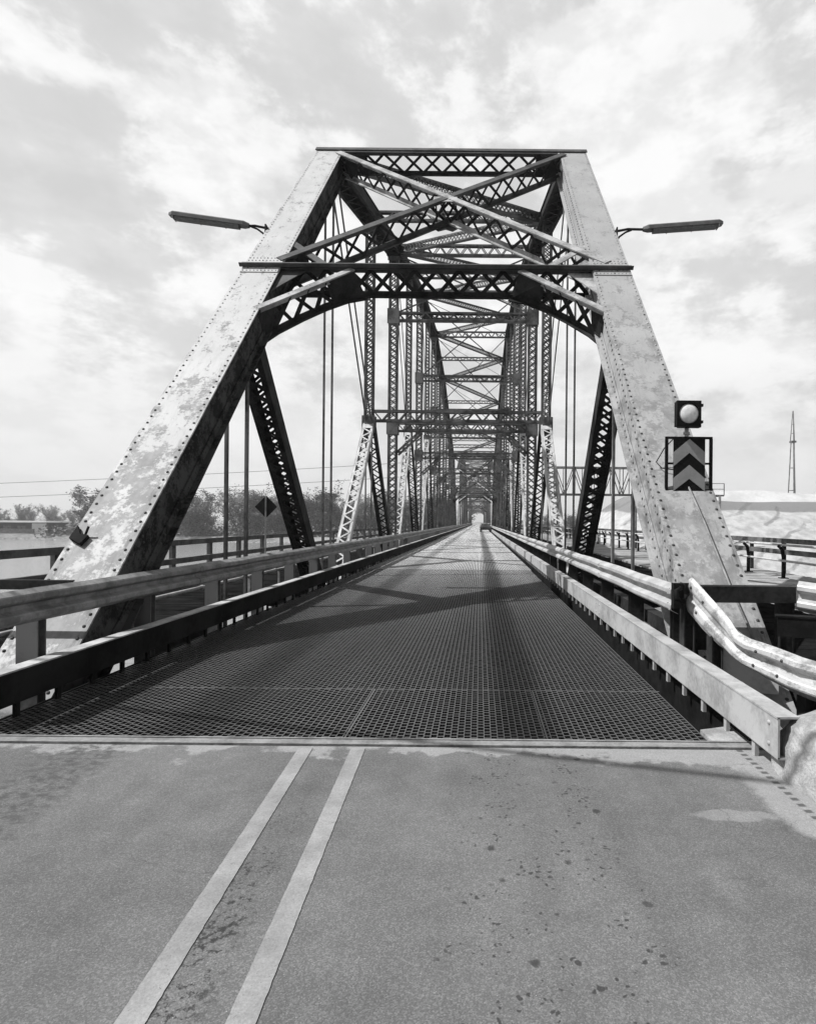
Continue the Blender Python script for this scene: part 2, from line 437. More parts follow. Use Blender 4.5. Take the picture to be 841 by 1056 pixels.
# ---- end posts
DEP = .58; PW = .80
def end_post(x, ia, ib, mats, inner, front):
    """box section: cover plate with rivet rows, two webs, laced underside"""
    a = Lp(x, ia); b = Up(x, ib); t = (b-a).normalized(); n = t.cross(X) if ia == 0 else X.cross(t)
    if n.z < 0: n = -n
    mb = MB()
    L = (b-a).length
    a2 = a - t*.25; b2 = b + t*.12
    mb.bar(a2, b2, X, PW, .022, 0)                                      # cover plate
    for s in (-1, 1):
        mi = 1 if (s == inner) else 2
        w = X*(s*.345)
        mb.bar(a2+w-n*(DEP/2), b2+w-n*(DEP/2), X, .024, DEP-.03, mi)
        mb.bar(a2+w+X*(s*.035)-n*.075, b2+w+X*(s*.035)-n*.075, X, .022, .11, mi)     # angle leg below plate
        mb.bar(a2+w+X*(s*.06)-n*(DEP-.02), b2+w+X*(s*.06)-n*(DEP-.02), X, .13, .022, mi)
        mb.bar(a2+w+X*(s*.03)-n*(DEP-.1), b2+w+X*(s*.03)-n*(DEP-.1), X, .02, .12, mi)
    wi = .30; k = int(L/.45)
    for i in range(k):
        p0 = a2+t*(i*L/k)-n*DEP; p1 = a2+t*((i+1)*L/k)-n*DEP; s = 1 if i % 2 else -1
        mb.bar(p0+X*(s*wi), p1-X*(s*wi), n, .012, .07, 2)
    # rivets
    sp = .155; rr = random.Random(3)
    for i in range(int((L+.2)/sp)):
        u = a2+t*(i*sp+.05)
        for s in (-1, 1):
            if front: mb.rivet(u+X*(s*.345)+n*.011, n, X, .021, .015, 3 if u.z < 4.6+rr.uniform(-1.6, 1.2) else 4)
            w = X*(s*(.345+.046))
            if front or s == inner:
                mb.rivet(u+w-n*.085+X*(s*.0), X*s, t, .02, .014, 3 if s == 1 else 3)
                mb.rivet(u+t*.07+X*(s*(.345+.04))-n*(DEP-.1), X*s, t, .02, .014, 3)
                if i % 2 == 0: mb.rivet(u+X*(s*(.345+.012))-n*(.2), X*s, t, .018, .012, 3)
    # splice plate with rows of rivets where the lower portal strut crosses
    u = a + t*((7.05-ZB)/t.z)
    mb.bar(u-t*.42, u+t*.22, X, PW-.02, .02, 0) if False else mb.bar(u-t*.40+n*.021, u+t*.30+n*.021, X, PW-.03, .02, 0)
    if front:
        for i in range(6):
            for j in range(10):
                if i in (2, 3): continue
                mb.rivet(u+t*(-.34+i*.118)+X*(-.34+j*.0755)+n*.031, n, X, .019, .014, 4 if (i*7+j*3) % 5 else 3)
    return mb, a, t, n

ep = []
for x, inn, mats in ((XL, 1, [M['paint_left'], M['dark_inner'], M['dark_inner'], M['rivet'], M['rivet_pale']]),
                     (XR, -1, [M['paint_right'], M['paint_right'], M['dark_inner'], M['rivet'], M['rivet_pale']])):
    mb, a, t, n = end_post(x, 0, 2, mats, inn, True)
    o = mb.build('end_post', mats, span, ORG); ep.append(o)
    o['label'] = 'left end post in flaking white paint' if x == XL else 'right end post in faded grey paint carrying the flasher'
    if x == XL:
        k = MB(); c = a + t*((1.42-ZB)/t.z) + n*.02 - X*.33
        k.prism([c+t*.16-X*.03, c-t*.05-X*.04, c-t*.14+X*.13, c+t*.0+X*.17, c+t*.02+X*.06], n*.05)
        k.bar(c+X*.1, c+X*.16+t*.09+n*.1, n, .02, .02)
        k.build('bracket', M['black'], o, ORG)
        T0, N0 = t.copy(), n.copy()
    else:
        k = MB(); c0 = a+t*((2.3-ZB)/t.z)+n*.04+X*.05; c1 = a+t*((.15-ZB)/t.z)+n*.04+X*.24
        k.tube([c0, c0+(c1-c0)*.3+X*.012, c0+(c1-c0)*.62-X*.008, c1], .013, 6); k.build('conduit', M['galv_left'], o, ORG)
        k = MB(); c0 = a+t*((2.55-ZB)/t.z)+n*.035-X*.02
        k.tube([c0+X*(-.02)+n*.3+t*.1, c0-X*.16+n*.18, c0-X*.26+n*.04-t*.12, c0-X*.2+n*.02-t*.22, c0+X*.0+n*.05-t*.3], .008, 5)
        k.build('cable', M['black'], o, ORG)
for x in (XL, XR):
    inn = 1 if x == XL else -1
    mb, a, t, n = end_post(x, 16, 14, None, inn, False)
    mb.build('end_post', [M['truss_pale'], M['dark_inner'], M['dark_inner'], M['rivet']], span, ORG)

# ---- portal bracing in the plane of the front end posts (depth along -n)
def PPt(x, z, d=0): return V((x, Y0+(z-ZB)*(2*PAN)/(TOP[2]-ZB), z)) - N0*d
PD = .62
def portal(front):
    def P(x, z, d=0):
        p = PPt(x, z, d)
        if not front: p = V((p.x, 2*Y0 + NP*PAN - p.y, p.z))
        return p
    nn = N0 if front else V((0, -N0.y, N0.z))
    D = PD/2
    mats = [M['dark'], M['portal_pale'], M['portal_dark'], M['rivet']]
    # top strut
    mb = MB(); z = 12.78
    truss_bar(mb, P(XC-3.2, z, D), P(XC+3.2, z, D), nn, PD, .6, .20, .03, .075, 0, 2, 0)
    mb.bar(P(XL-.43, z+.06, -.04), P(XR+.43, z+.06, -.04), nn, .03, .20, 2)
    mb.bar(P(XL-.43, z+.15, -.0), P(XR+.43, z+.15, -.0), nn, .10, .022, 2)
    for s in (-1, 1):                                                    # solid end gussets
        xa = XC+s*3.3; xb = XC+s*2.55
        mb.prism([P(xa, z, .02), P(xb, z, .02), P(xb, z, PD), P(xa, z, PD)], T0*.02*(1 if front else 1))
    mb.build('portal_top_strut', mats, span, ORG)
    # crossing diagonals
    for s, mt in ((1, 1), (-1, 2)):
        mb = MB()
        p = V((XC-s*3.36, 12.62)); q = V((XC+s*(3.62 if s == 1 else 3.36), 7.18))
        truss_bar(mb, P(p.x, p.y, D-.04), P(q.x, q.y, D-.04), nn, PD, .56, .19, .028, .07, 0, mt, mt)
        for u in (.03, .93):                                             # end gussets
            a0 = p+(q-p)*u; a1 = p+(q-p)*(u+.06)
            mb.prism([P(a0.x, a0.y, .03), P(a1.x, a1.y, .03), P(a1.x, a1.y, PD-.02), P(a0.x, a0.y, PD-.02)], T0*.018)
        mb.build('portal_diagonal', mats, span, ORG)
    mb = MB(); c = V((XC, 9.85))
    mb.prism([P(c.x-.30, c.y+.12, -.018), P(c.x+.30, c.y+.12, -.018), P(c.x+.30, c.y-.12, -.018), P(c.x-.30, c.y-.12, -.018)], nn*.016, 1)
    for s in (-1, 1):
        mb.prism([P(c.x+s*.26, c.y, .02), P(c.x+s*.26+.02, c.y, .02), P(c.x+s*.26+.02, c.y, PD), P(c.x+s*.26, c.y, PD)], T0*.3, 0)
    for s in (-1, 1): mb.bar(P(c.x+s*.3, c.y+.15, PD), P(c.x-s*.3, c.y-.15, PD), nn, .02, .4, 2)
    mb.build('portal_gusset', mats, span, ORG)
    # lower strut with its front flange lapped over both posts
    mb = MB(); z = 6.98
    truss_bar(mb, P(XC-3.25, z, D), P(XC+3.25, z, D), nn, PD, .46, .16, .028, .085, 0, 2, 0)
    mb.bar(P(XL-.44, z, -.047), P(XR+.44, z, -.047), nn, .028, .17, 2)
    mb.bar(P(XL-.44, z-.075, -.09), P(XR+.44, z-.075, -.09), nn, .08, .02, 2)
    mb.build('portal_lower_strut', mats, span, ORG)
    for s in (-1, 1):
        mb = MB()
        A = [(1.75, 6.92), (3.33, 5.66)]
        pf = [P(XC+s*u, zz, 0) for u, zz in A]
        mb.bar(pf[0], pf[1], nn, .03, .15, 1)
        mb.bar(pf[0]-nn*.06, pf[1]-nn*.06, nn, .10, .022, 1)
        B = [(1.55, 6.92), (1.95, 6.80), (2.35, 6.55), (2.75, 6.22), (3.15, 5.83), (3.42, 5.45)]
        pb = [P(XC+s*u, zz, PD) for u, zz in B]
        for i in range(5):
            mb.bar(pb[i], pb[i+1], nn, .028, .20, 0)
            mb.bar(pb[i]+nn*.06, pb[i+1]+nn*.06, nn, .10, .022, 0)
        def F(u): return pf[0]+(pf[1]-pf[0])*u
        def Bk(u):
            u = u*4.999; i = int(u); return pb[i]+(pb[i+1]-pb[i])*(u-i)
        th = T0*.02
        mb.prism([F(0), F(.3), Bk(.32), Bk(0)], th, 0)                   # solid web plate near the strut
        mb.prism([F(.82), F(1), Bk(1), Bk(.8)], th, 0)
        us = [.3, .48, .66, .84]
        for i in range(3):
            mb.bar(F(us[i]), Bk(us[i+1]), T0, .014, .085, 0); mb.bar(Bk(us[i])+T0*.03, F(us[i+1])+T0*.03, T0, .014, .085, 0)
        mb.bar(F(1), Bk(1), T0, .02, .14, 2)
        # corner stay between diagonal foot, strut and post
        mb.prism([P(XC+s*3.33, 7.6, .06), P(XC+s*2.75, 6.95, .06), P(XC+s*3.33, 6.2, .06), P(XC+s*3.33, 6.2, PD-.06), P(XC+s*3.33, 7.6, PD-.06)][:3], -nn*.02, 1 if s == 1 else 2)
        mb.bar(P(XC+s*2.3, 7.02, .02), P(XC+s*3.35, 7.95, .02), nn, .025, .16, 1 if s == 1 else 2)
        mb.build('knee_brace', mats, span, ORG)
portal(True); portal(False)

# ---- truss sides
def side(x):
    inn = 1 if x == XL else -1
    # top chord: box with cover plate, laced below
    mb = MB()
    for i in range(2, 14, 2):
        a, b = Up(x, i), Up(x, i+2); t = (b-a).normalized(); n = X.cross(t)
        if n.z < 0: n = -n
        mb.bar(a, b, X, .66, .03); 
        for s in (-1, 1):
            w = X*(s*.27)
            mb.bar(a+w-n*.27, b+w-n*.27, X, .03, .5)
            mb.bar(a+w-n*.51+X*s*.05, b+w-n*.51+X*s*.05, X, .12, .025)
        L = (b-a).length; k = 24
        for j in range(k):
            s = 1 if j % 2 else -1
            p0 = a+t*(j*L/k)-n*.53; p1 = a+t*((j+1)*L/k)-n*.53
            mb.bar(p0+X*(s*.24), p1-X*(s*.24), n, .012, .07)
        for e, ii in ((a, i), (b, i+2)):
            if ii in (2, 14): mb.bar(e-n*.32+t*(.05 if ii == 2 else -.6), e-n*.32+t*(.6 if ii == 2 else -.05), X, .70, .56)
            else: mb.bar(e-t*.5-n*.3, e+t*.5-n*.3, X, .70, .62)
    mb.build('top_chord', M['dark'], span, ORG)
    mb = MB()
    for dx in (-.22, .22): mb.bar(V((x+dx, Y0-.3, ZB)), V((x+dx, Y0+NP*PAN+.3, ZB)), X, .05, .34)
    for dx in (-.07, .07): mb.bar(V((x+dx, Y0, ZB)), V((x+dx, Y0+NP*PAN, ZB)), X, .035, .28)
    mb.build('bottom_chord', M['dark'], span, ORG)
    for i in (4, 6, 8, 10, 12):
        mb = MB(); a, b = Lp(x, i), Up(x, i)-ZV*.2
        laced(mb, a, b, X, .50, .30, .36, 0, True, .1, .05)
        for zz in (6.6, 12.4, topz(i)-.5):
            if zz < topz(i)-.3: mb.box((x, yn(i)-.18, zz), (.62, .02, .8)); mb.box((x, yn(i)+.18, zz), (.62, .02, .8))
        mb.build('vertical_post', M['truss'], span, ORG)
    for i in (3, 5, 7, 9, 11, 13):
        mb = MB(); a, b = Mp(x, i), Up(x, i)-ZV*.2
        laced(mb, a, b, X, .40, .25, .3, 0, True, .08, .045)
        mb.box((x, yn(i)-.15, a.z), (.55, .02, .7)); mb.box((x, yn(i)+.15, a.z), (.55, .02, .7))
        mb.build('sub_post', M['truss'], span, ORG)
    for i in list(range(1, 16, 2)) + [2, 14]:
        mb = MB(); a = Lp(x, i); b = Mp(x, i) if i % 2 else Up(x, i)
        g = .19 if i in (1, 15) else .12
        for s in (-1, 1):
            mb.bar(a+X*(s*g), b+X*(s*g)-ZV*.3, X, .045, .10)
        mb.build('hanger', M['truss'], span, ORG)
    mb = MB(); laced(mb, Mp(x, 1)-N0*.3, Lp(x, 2), X, .50, .36, .34, 0, True, .11, .06); mb.build('sub_strut', M['dark'], span, ORG)
    mb = MB(); p = Mp(x, 15); laced(mb, p-V((0, -N0.y, N0.z))*.3, Lp(x, 14), X, .50, .36, .34, 0, True, .11, .06); mb.build('sub_strut', M['dark'], span, ORG)
    for i in (3, 5, 7, 9, 11, 13):
        f = 1 if i < 8 else -1
        mb = MB(); laced(mb, Lp(x, i-f), Mp(x, i), X, .44, .24, .3, 0, False, .08, .06); mb.build('sub_strut', M['truss_pale'] if i < 8 else M['truss'], span, ORG)  # paler colour carries the sunlit faces of the near-half struts
        mb = MB(); laced(mb, Mp(x, i), Lp(x, i+f), X, .52, .3, .42, 0, False, .1, .06); mb.build('lower_diagonal', M['dark'], span, ORG)
        mb = MB(); u = Up(x, i-f); m = Mp(x, i)
        for s in (-1, 1): mb.bar(u+X*(s*.1), m+X*(s*.1), X, .03, .14)
        mb.bar(m-YV*.2, m+YV*.2, X, .3, .5)
        mb.build('eyebar_diagonal', M['truss'], span, ORG)
side(XL); side(XR)

# ---- cross frames
for i in range(3, 14):
    if i % 2:
        z = Mp(0, i).z + .35
        mb = MB(); laced(mb, (XL+.2, yn(i), z), (XR-.2, yn(i), z), ZV, .5, .22, .34, 0, False, .09, .05, batten=False); mb.build('sway_strut', M['truss'], span, ORG)
        mb = MB(); zt = topz(i)-.25
        laced(mb, (XL+.3, yn(i), zt), (XR-.3, yn(i), zt), ZV, .42, .2, .34, 0, False, .08, .05, batten=False); mb.build('top_strut', M['truss'], span, ORG)
    else:
        for nm, z, w in (('sway_strut', 6.6, .5), ('sway_strut', min(12.4, topz(i)-2.2), .5), ('top_strut', topz(i)-.3, .6)):
            mb = MB(); laced(mb, (XL+.25, yn(i), z), (XR-.25, yn(i), z), ZV, w, .26, .36, 0, False, .09, .05, batten=False); mb.build(nm, M['truss'], span, ORG)
        zt = topz(i)-.6; zl = min(12.4, topz(i)-2.2)+.3
        mb = MB()
        mb.bar((XL+.3, yn(i), zt), (XR-.3, yn(i), zl), YV, .05, .07); mb.bar((XL+.3, yn(i)+.06, zl), (XR-.3, yn(i)+.06, zt), YV, .05, .07)
        mb.build('sway_rod', M['truss'], span, ORG)
        for s, xx in ((1, XL), (-1, XR)):
            mb = MB(); laced(mb, (xx+s*.25, yn(i), 5.2), (xx+s*1.5, yn(i), 6.35), ZV, .25, .2, .3, 0, False, .07, .05, batten=False); mb.build('knee_stay', M['truss'], span, ORG)
for i in range(2, 14):
    s = -1 if i % 2 == 0 else 1                                          # even joints at the left, odd at the right
    mb = MB(); pa = V((XC+s*3.35, yn(i), topz(i)-.3)); pb = V((XC-s*3.35, yn(i+1), topz(i+1)-.3))
    laced(mb, pa, pb, ZV, .42, .24, .24, 0, True, .05, .035, batten=False)
    mb.build('lateral_brace', M['truss'], span, ORG)
# tension rods with turnbuckles criss-crossing the first bays
for i in range(2, 14, 2):
    for s in (1,):
        mb = MB(); a = Up(XC, i); b = V((0, yn(i+2), Mp(0, i+1).z+.6 if i < 8 else topz(i+2)-2))
        mb.tube([(XC-s*3.4, a.y, a.z-.7), (XC+s*3.4, yn(i+1), topz(i+1)-2.2)], .022, 5)
        mb.build('sway_rod', M['truss'], span, ORG)
# ---- floor framing
for i in range(0, NP+1):
    mb = MB(); y = yn(i)+ (.25 if i == 0 else 0)
    mb.box((XC, y, -.95), (7.6, .03, 1.0)); mb.box((XC, y, -.44), (7.6, .3, .03)); mb.box((XC, y, -1.46), (7.6, .3, .03))
    for s, l in ((-1, 3.6), (1, 5.2)):
        x0 = XC+s*3.95; x1 = XC+s*(3.95+l)
        mb.prism([(x0, y-.015, -.35), (x1, y-.015, -.12), (x1, y-.015, -.35), (x0, y-.015, -1.3)], (0, .03, 0))
        mb.bar((x0, y, -.34), (x1, y, -.11), YV, .22, .025)
    mb.build('floor_beam', M['dark'], span, ORG)
for k in range(7):
    x = XC-2.55+k*.85
    mb = MB(); mb.box((x, Y0+NP*PAN/2, -.25), (.02, NP*PAN, .3)); mb.box((x, Y0+NP*PAN/2, -.095), (.15, NP*PAN, .02)); mb.box((x, Y0+NP*PAN/2, -.41), (.15, NP*PAN, .02))
    mb.build('stringer', M['dark'], span, ORG)

for x in (-3.97, 2.09):
    mb = MB(); tp = .115 if x > 0 else -.01; mb.box((x, Y0+NP*PAN/2, (tp-.555)/2), (.016, NP*PAN, tp+.555)); mb.box((x, Y0+NP*PAN/2, -.56), (.16, NP*PAN, .016)); mb.build('curb_shade_strip', M['black'], span, ORG)  # added black strip, stands in for the shade under the curb
for x, z in ((-5.0, -.17), (-5.9, -.17), (3.3, -.1)):
    mb = MB(); mb.box((x, Y0+NP*PAN/2, z), (.22, NP*PAN-.3, .24)); mb.build('outer_stringer', M['dark'], span, ORG)
SPL = NP*PAN + .9
for k, lb in ((1, 'middle truss span, standing behind the nearest one, small and grey'), (2, 'farthest truss span, at the distant end of the roadway')):
    c = copy_tree(span); c.location = (XC, Y0+SPL*k, 0); c['label'] = lb
    for ch in c.children:
        if 'label' in ch: del ch['label']
YEND = Y0 + 3*SPL
# piers under the joints
def pier(y, lb):
    mb = MB()
    for s in (-1, 1):
        mb.tube([(XC+s*3.7, y, -14), (XC+s*3.7, y, -2.6)], [1.25, 1.05], 20)
    mb.box((XC, y, -2.35), (10.2, 2.6, .7)); mb.box((XC, y, -6), (6.2, .8, 7))
    o = mb.build('bridge_pier', M['concrete'], None, (XC, y, -14)); tag(o, lb, 'pier')
pier(Y0+SPL-.45, 'concrete pier under the joint between the nearest and the middle truss span')
pier(Y0+2*SPL-.45, 'concrete pier under the joint between the middle and the farthest truss span')

# ------------------------------------------------------------------ roadway grid, approach
GX0, GX1 = -3.90, 1.80
def grid_fine(y0, y1, dx, dy, t):
    """riveted grating: straight bearing bars with short cross bars staggered from gap to gap"""
    mb = MB(); m = int((GX1-GX0)/dx); n = int((y1-y0)/dy); rnd = random.Random(9)
    for i in range(m+1):
        x = GX0+i*dx; mb.tbar((x, y0, 0), (x, y1, 0), t*.5, .065)
    for i in range(m):
        xa = GX0+i*dx; xb = xa+dx
        for j in range(n):
            ya = y0+.03+(j+.5*(i % 2))*dy+rnd.uniform(-.004, .004)
            mb.tbar((xa, ya, -.003+rnd.uniform(-.002, .002)), (xb, ya, -.003), t, .06)
    yy = y0
    while yy <= y0+1.5:
        mb.tbar((GX0, yy, -.0015), (GX1, yy, -.003), .022, .09); yy += 1.35
    for xs_, yb in ((-1.02, 1.36), (.54, 1.36)): mb.tbar((xs_, y0, -.001), (xs_, y0+yb, -.001), .013, .09)
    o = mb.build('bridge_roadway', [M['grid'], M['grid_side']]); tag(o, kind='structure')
def grid_far(y0, y1, dx, dy, t):  # bar tops widened with distance so the far deck reads brighter
    mb = MB(); m = int((GX1-GX0)/dx); n = int((y1-y0)/dy)
    for i in range(m+1):
        x = GX0+i*dx; mb.tbar((x, y0, 0), (x, y1, 0), t, .05)
    for j in range(n+1): mb.tbar((GX0, y0+j*dy, -.002), (GX1, y0+j*dy, -.002), t, .05)
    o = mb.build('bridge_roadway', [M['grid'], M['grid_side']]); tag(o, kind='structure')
grid_fine(Y0+.02, 20.8, .052, .068, .0145)
grid_far(20.82, 60, .06, .082, .02)
grid_far(60.02, YEND, .12, .18, .05)

# approach road: asphalt sheet with tufted edge thickness
mb = MB(); mb.box((-.9, -27.86, -.06), (9.6, 64.6, .12)); o = mb.build('road', M['asphalt']); tag(o, kind='structure')
mb = MB()
mb.box((-.9, Y0-.075, -.02), (9.6, .09, .048)); mb.box((-.9, Y0-.008, -.02), (9.6, .022, .056))
mb.box((-.9, Y0-.024, -.03), (9.6, .012, .045), 1)
o = mb.build('road_joint', [M['joint'], M['dark']]); tag(o, kind='structure')
# grid edge apron on the right of the grid
mb = MB(); mb.prism([(1.80, 4.6, 0.004), (2.2, 4.6, 0.004), (2.2, 5.0, 0.004), (1.80, 4.86, .004)], (0, 0, -.05)); o = mb.build('pavement', M['concrete']); tag(o, kind='structure')

def stripe(xa, xb, ya, yb, wa, wb):
    mb = MB(); n = 420; rnd = random.Random(xa)
    for i in range(n+1):
        u = i/n; yy = ya+(yb-ya)*u; xx = xa+(xb-xa)*u; w = wa+(wb-wa)*u
        e0 = rnd.uniform(-.0014, .0014); e1 = rnd.uniform(-.0014, .0014)
        for q in (xx-w/2+e0, xx+w/2+e1): mb.v.append(V((q, yy, .004)))
    for i in range(n): mb.face([2*i, 2*i+1, 2*i+3, 2*i+2])
    o = mb.build('road_marking', M['line']); tag(o, kind='structure')
def lx(xa, xb, y): return xa + (xb-xa)*(y-1.987)/(4.395-1.987)
for xa, xb in ((-1.139, -1.254), (-.775, -.871)): stripe(lx(xa, xb, -6), xb, -6, 4.40, .092, .103)

# ------------------------------------------------------------------ curbs on stubs
def curb(x, s, y0, y1, mat, mat2, lb):
    """steel channel kerb: web towards the road, flanges outward; s = outward direction"""
    t = empty('curb_rail', (x, y0, 0)); org = (x, y0, 0)
    tag(t, lb, 'curb rail', 'steel curb rails of the bridge')
    mb = MB(); yy = y0; sl = 6.0
    while yy < y1:
        ye = min(yy+sl, y1)-.012; L = ye-yy; yc = (ye+yy)/2
        mb.box((x, yc, .26), (.014, L, .272)); mb.box((x+s*.062, yc, .396), (.15, L, .014), 1); mb.box((x+s*.07, yc, .126), (.15, L, .014))
        if yy < 40:
            for q in (.12, L-.12):
                for zz in (.19, .33): mb.rivet((x-s*.007, yy+q, zz), (-s, 0, 0), (0, 1, 0), .018, .012)
        yy += sl
    mb.build('channel', [mat, mat2], t, org)
    def stub(yy, b): b.box((x+s*.03, yy, .06), (.03, .05, .118))
    b = MB(); stub(y0+.4, b); first = b.build('curb_stub', mat, t, org)
    nst = int((y1-y0)/.5)
    for i in range(1, 100):
        c = first.copy(); COL.objects.link(c); c.parent = t; c.location = (0, .5*i, 0)
    b = MB()
    for i in range(100, nst, 2): stub(y0+.4+.5*i, b)
    tag(b.build('curb_stub', mat, t, org), kind='stuff')
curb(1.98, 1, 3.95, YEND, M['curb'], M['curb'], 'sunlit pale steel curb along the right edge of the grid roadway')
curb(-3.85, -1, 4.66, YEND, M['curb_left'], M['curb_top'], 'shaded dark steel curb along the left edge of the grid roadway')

# ------------------------------------------------------------------ W-beam guardrails
WP = [(.155, 0), (.150, .008), (.118, .070), (.104, .080), (.064, .080), (.050, .070), (.020, .006), (-.020, .006), (-.050, .070), (-.064, .080), (-.104, .080), (-.118, .070), (-.150, .008), (-.155, 0)]
def wbeam(mb, path, ups, outs, th=.006, mi=0, SM=False):
    """sweep the W profile: path centres, ups = profile height vectors, outs = direction the waves face"""
    n = len(WP); base = len(mb.v)
    for p, u, o in zip(path, ups, outs):
        for z, d in WP: mb.v.append(V(p)+V(u)*z+V(o)*d)
        for z, d in WP: mb.v.append(V(p)+V(u)*z+V(o)*(d-th))
    for i in range(len(path)-1):
        a = base+i*2*n; b = a+2*n
        for k in range(n-1):
            mb.face([a+k, a+k+1, b+k+1, b+k], mi, SM); mb.face([a+n+k, b+n+k, b+n+k+1, a+n+k+1], mi, SM)
        mb.face([a, b, b+n, a+n], mi); mb.face([a+n-1, a+2*n-1, b+2*n-1, b+n-1], mi)
    for i in (0, len(path)-1):
        a = base+i*2*n
        for k in range(n-1): mb.face([a+k, a+n+k, a+n+k+1, a+k+1], mi)

def guardrail(x, s, y0, y1, zt, mat, pmat, lb, p0=.25):
    org = (x, y0, 0); t = empty('guardrail', org); tag(t, lb, 'guardrail', 'W-beam guardrails along the roadway')
    yy = y0; rnd = random.Random(int(x*100)); first = None; bp = 0
    zc = zt-.155
    while yy < y1:
        ye = min(yy+3.85, y1); mb = MB(); L = ye-yy
        ns = 5 if yy < 60 else 1
        path = []; ups = []; outs = []
        tw = rnd.uniform(-.03, .03); lift = .006 if bp % 2 else 0
        for i in range(ns+1):
            u = i/ns; path.append((x-s*lift + rnd.uniform(-.006, .006), yy+L*u+(.1 if i == ns else 0), zc+rnd.uniform(-.006, .006)))
            ups.append((s*tw, 0, 1)); outs.append((-s, 0, 0))
        wbeam(mb, path, ups, outs)
        if yy < 60:
            for zz in (-.055, .055, -.115, .115):
                mb.rivet((x-s*(.072+lift), yy+.06, zc+zz), (-s, 0, 0), (0, 1, 0), .016, .012); mb.rivet((x-s*(.072+lift), yy-.02+.14, zc+zz*.9), (-s, 0, 0), (0, 1, 0), .014, .012)
        mb.build('rail_beam', mat, t, org); yy += 3.8; bp += 1
    def post(y, b):
        b.box((x+s*.11, y, (zc+.12)/2-.1), (.012, .10, zc+.32)); 
        for g in (-1, 1): b.box((x+s*.11, y+g*.05, (zc+.12)/2-.1), (.20, .012, zc+.32))
        b.box((x+s*.02, y, zc), (.03, .09, .2))
    b = MB(); post(y0+p0, b); first = b.build('rail_post', pmat, t, org)
    n = int((y1-y0-.3)/1.9)
    for i in range(1, min(n, 100)):
        c = first.copy(); COL.objects.link(c); c.parent = t; c.location = (0, 1.9*i, 0)
    if n > 100:
        b = MB()
        for i in range(100, n): post(y0+p0+1.9*i, b)
        tag(b.build('rail_post', pmat, t, org), kind='stuff')
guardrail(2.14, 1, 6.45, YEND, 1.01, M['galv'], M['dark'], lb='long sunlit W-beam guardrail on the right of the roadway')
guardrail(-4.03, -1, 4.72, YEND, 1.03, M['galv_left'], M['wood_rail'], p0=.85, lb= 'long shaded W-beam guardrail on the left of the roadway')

# crumpled end of the right guardrail
def damaged():
    org = (2.4, 5.5, 0); t = empty('guardrail', org)
    tag(t, 'crumpled scraped guardrail end drooping to the concrete stub on the right', 'guardrail')
    # flattened, creased length hanging from the last post, then a still-corrugated length lying out to the right
    pts = [(V((2.17, 6.34, 1.00)), .22, .92, .15), (V((2.22, 6.22, .90)), .30, 1.0, .12), (V((2.31, 6.00, .735)), .38, 1.02, .10), (V((2.385, 5.82, .61)), .34, .96, .0),
           (V((2.43, 5.68, .53)), .55, .90, -.18), (V((2.49, 5.54, .485)), .95, .88, -.10), (V((2.60, 5.33, .44)), .88, .96, .10), (V((2.72, 5.12, .39)), 1.0, 1.0, .16), (V((2.80, 4.99, .37)), .80, 1.03, .26), (V((2.95, 4.80, .335)), .95, .98, .16), (V((3.25, 4.5, .29)), .9, 1, .1), (V((3.7, 4.15, .25)), 1, 1, .1), (V((4.2, 3.9, .24)), 1, 1, .05)]
    P = []; A = []
    for i in range(len(pts)-1):
        for k in range(2):
            u = k/2; P.append(pts[i][0].lerp(pts[i+1][0], u)); A.append([pts[i][q]*(1-u)+pts[i+1][q]*u for q in (1, 2, 3)])
    P.append(pts[-1][0]); A.append(list(pts[-1][1:])); rnd = random.Random(3); ups = []; outs = []
    for i, p in enumerate(P):
        tg = (P[min(i+1, len(P)-1)]-P[max(i-1, 0)]).normalized()
        up = (ZV - tg*ZV.dot(tg)).normalized(); out = tg.cross(up)
        if out.x > 0: out = -out
        d, w, roll = A[i]
        roll += rnd.uniform(-.03, .03)
        ups.append((up*math.cos(roll)-out*math.sin(roll))*w); outs.append((out*math.cos(roll)+up*math.sin(roll))*(d+rnd.uniform(-.04, .04)))
    mb = MB(); wbeam(mb, P, ups, outs, .008)
    for i in (1, 3, 11, 13):
        for z in (-.07, .07):
            mb.rivet(P[i]+ups[i]*z+outs[i]*.08, outs[i], ups[i], .016, .012, 1)
    mb.build('rail_beam', [M['dented'], M['rivet']], t, org)
    for (xx, yy, h) in ((2.18, 6.28, 1.05), (2.36, 6.0, .62), (2.85, 5.2, .42)):
        b = MB(); b.box((xx, yy, h/2-.15), (.10, .02, h+.3)); b.box((xx-.05, yy, h/2-.15), (.014, .14, h+.3)); b.box((xx+.05, yy, h/2-.15), (.014, .14, h+.3))
        b.build('rail_post', M['dark'], t, org)
    b = MB(); b.prism([(2.42, 6.02, .0), (2.95, 5.9, .0), (2.95, 5.9, .3), (2.42, 6.02, .75)], (0, .012, 0)); b.build('splash_plate', M['truss_pale'], t, org)
    b = MB()
    b.tube([(2.08, 6.2, 1.0), (2.02, 6.15, .98), (2.03, 6.16, .9), (2.1, 6.17, .86), (2.13, 6.17, .94)], .025, 6); b.box((2.06, 6.24, .92), (.1, .08, .26))
    b.build('bent_bracket', M['black'], t, org)
damaged()

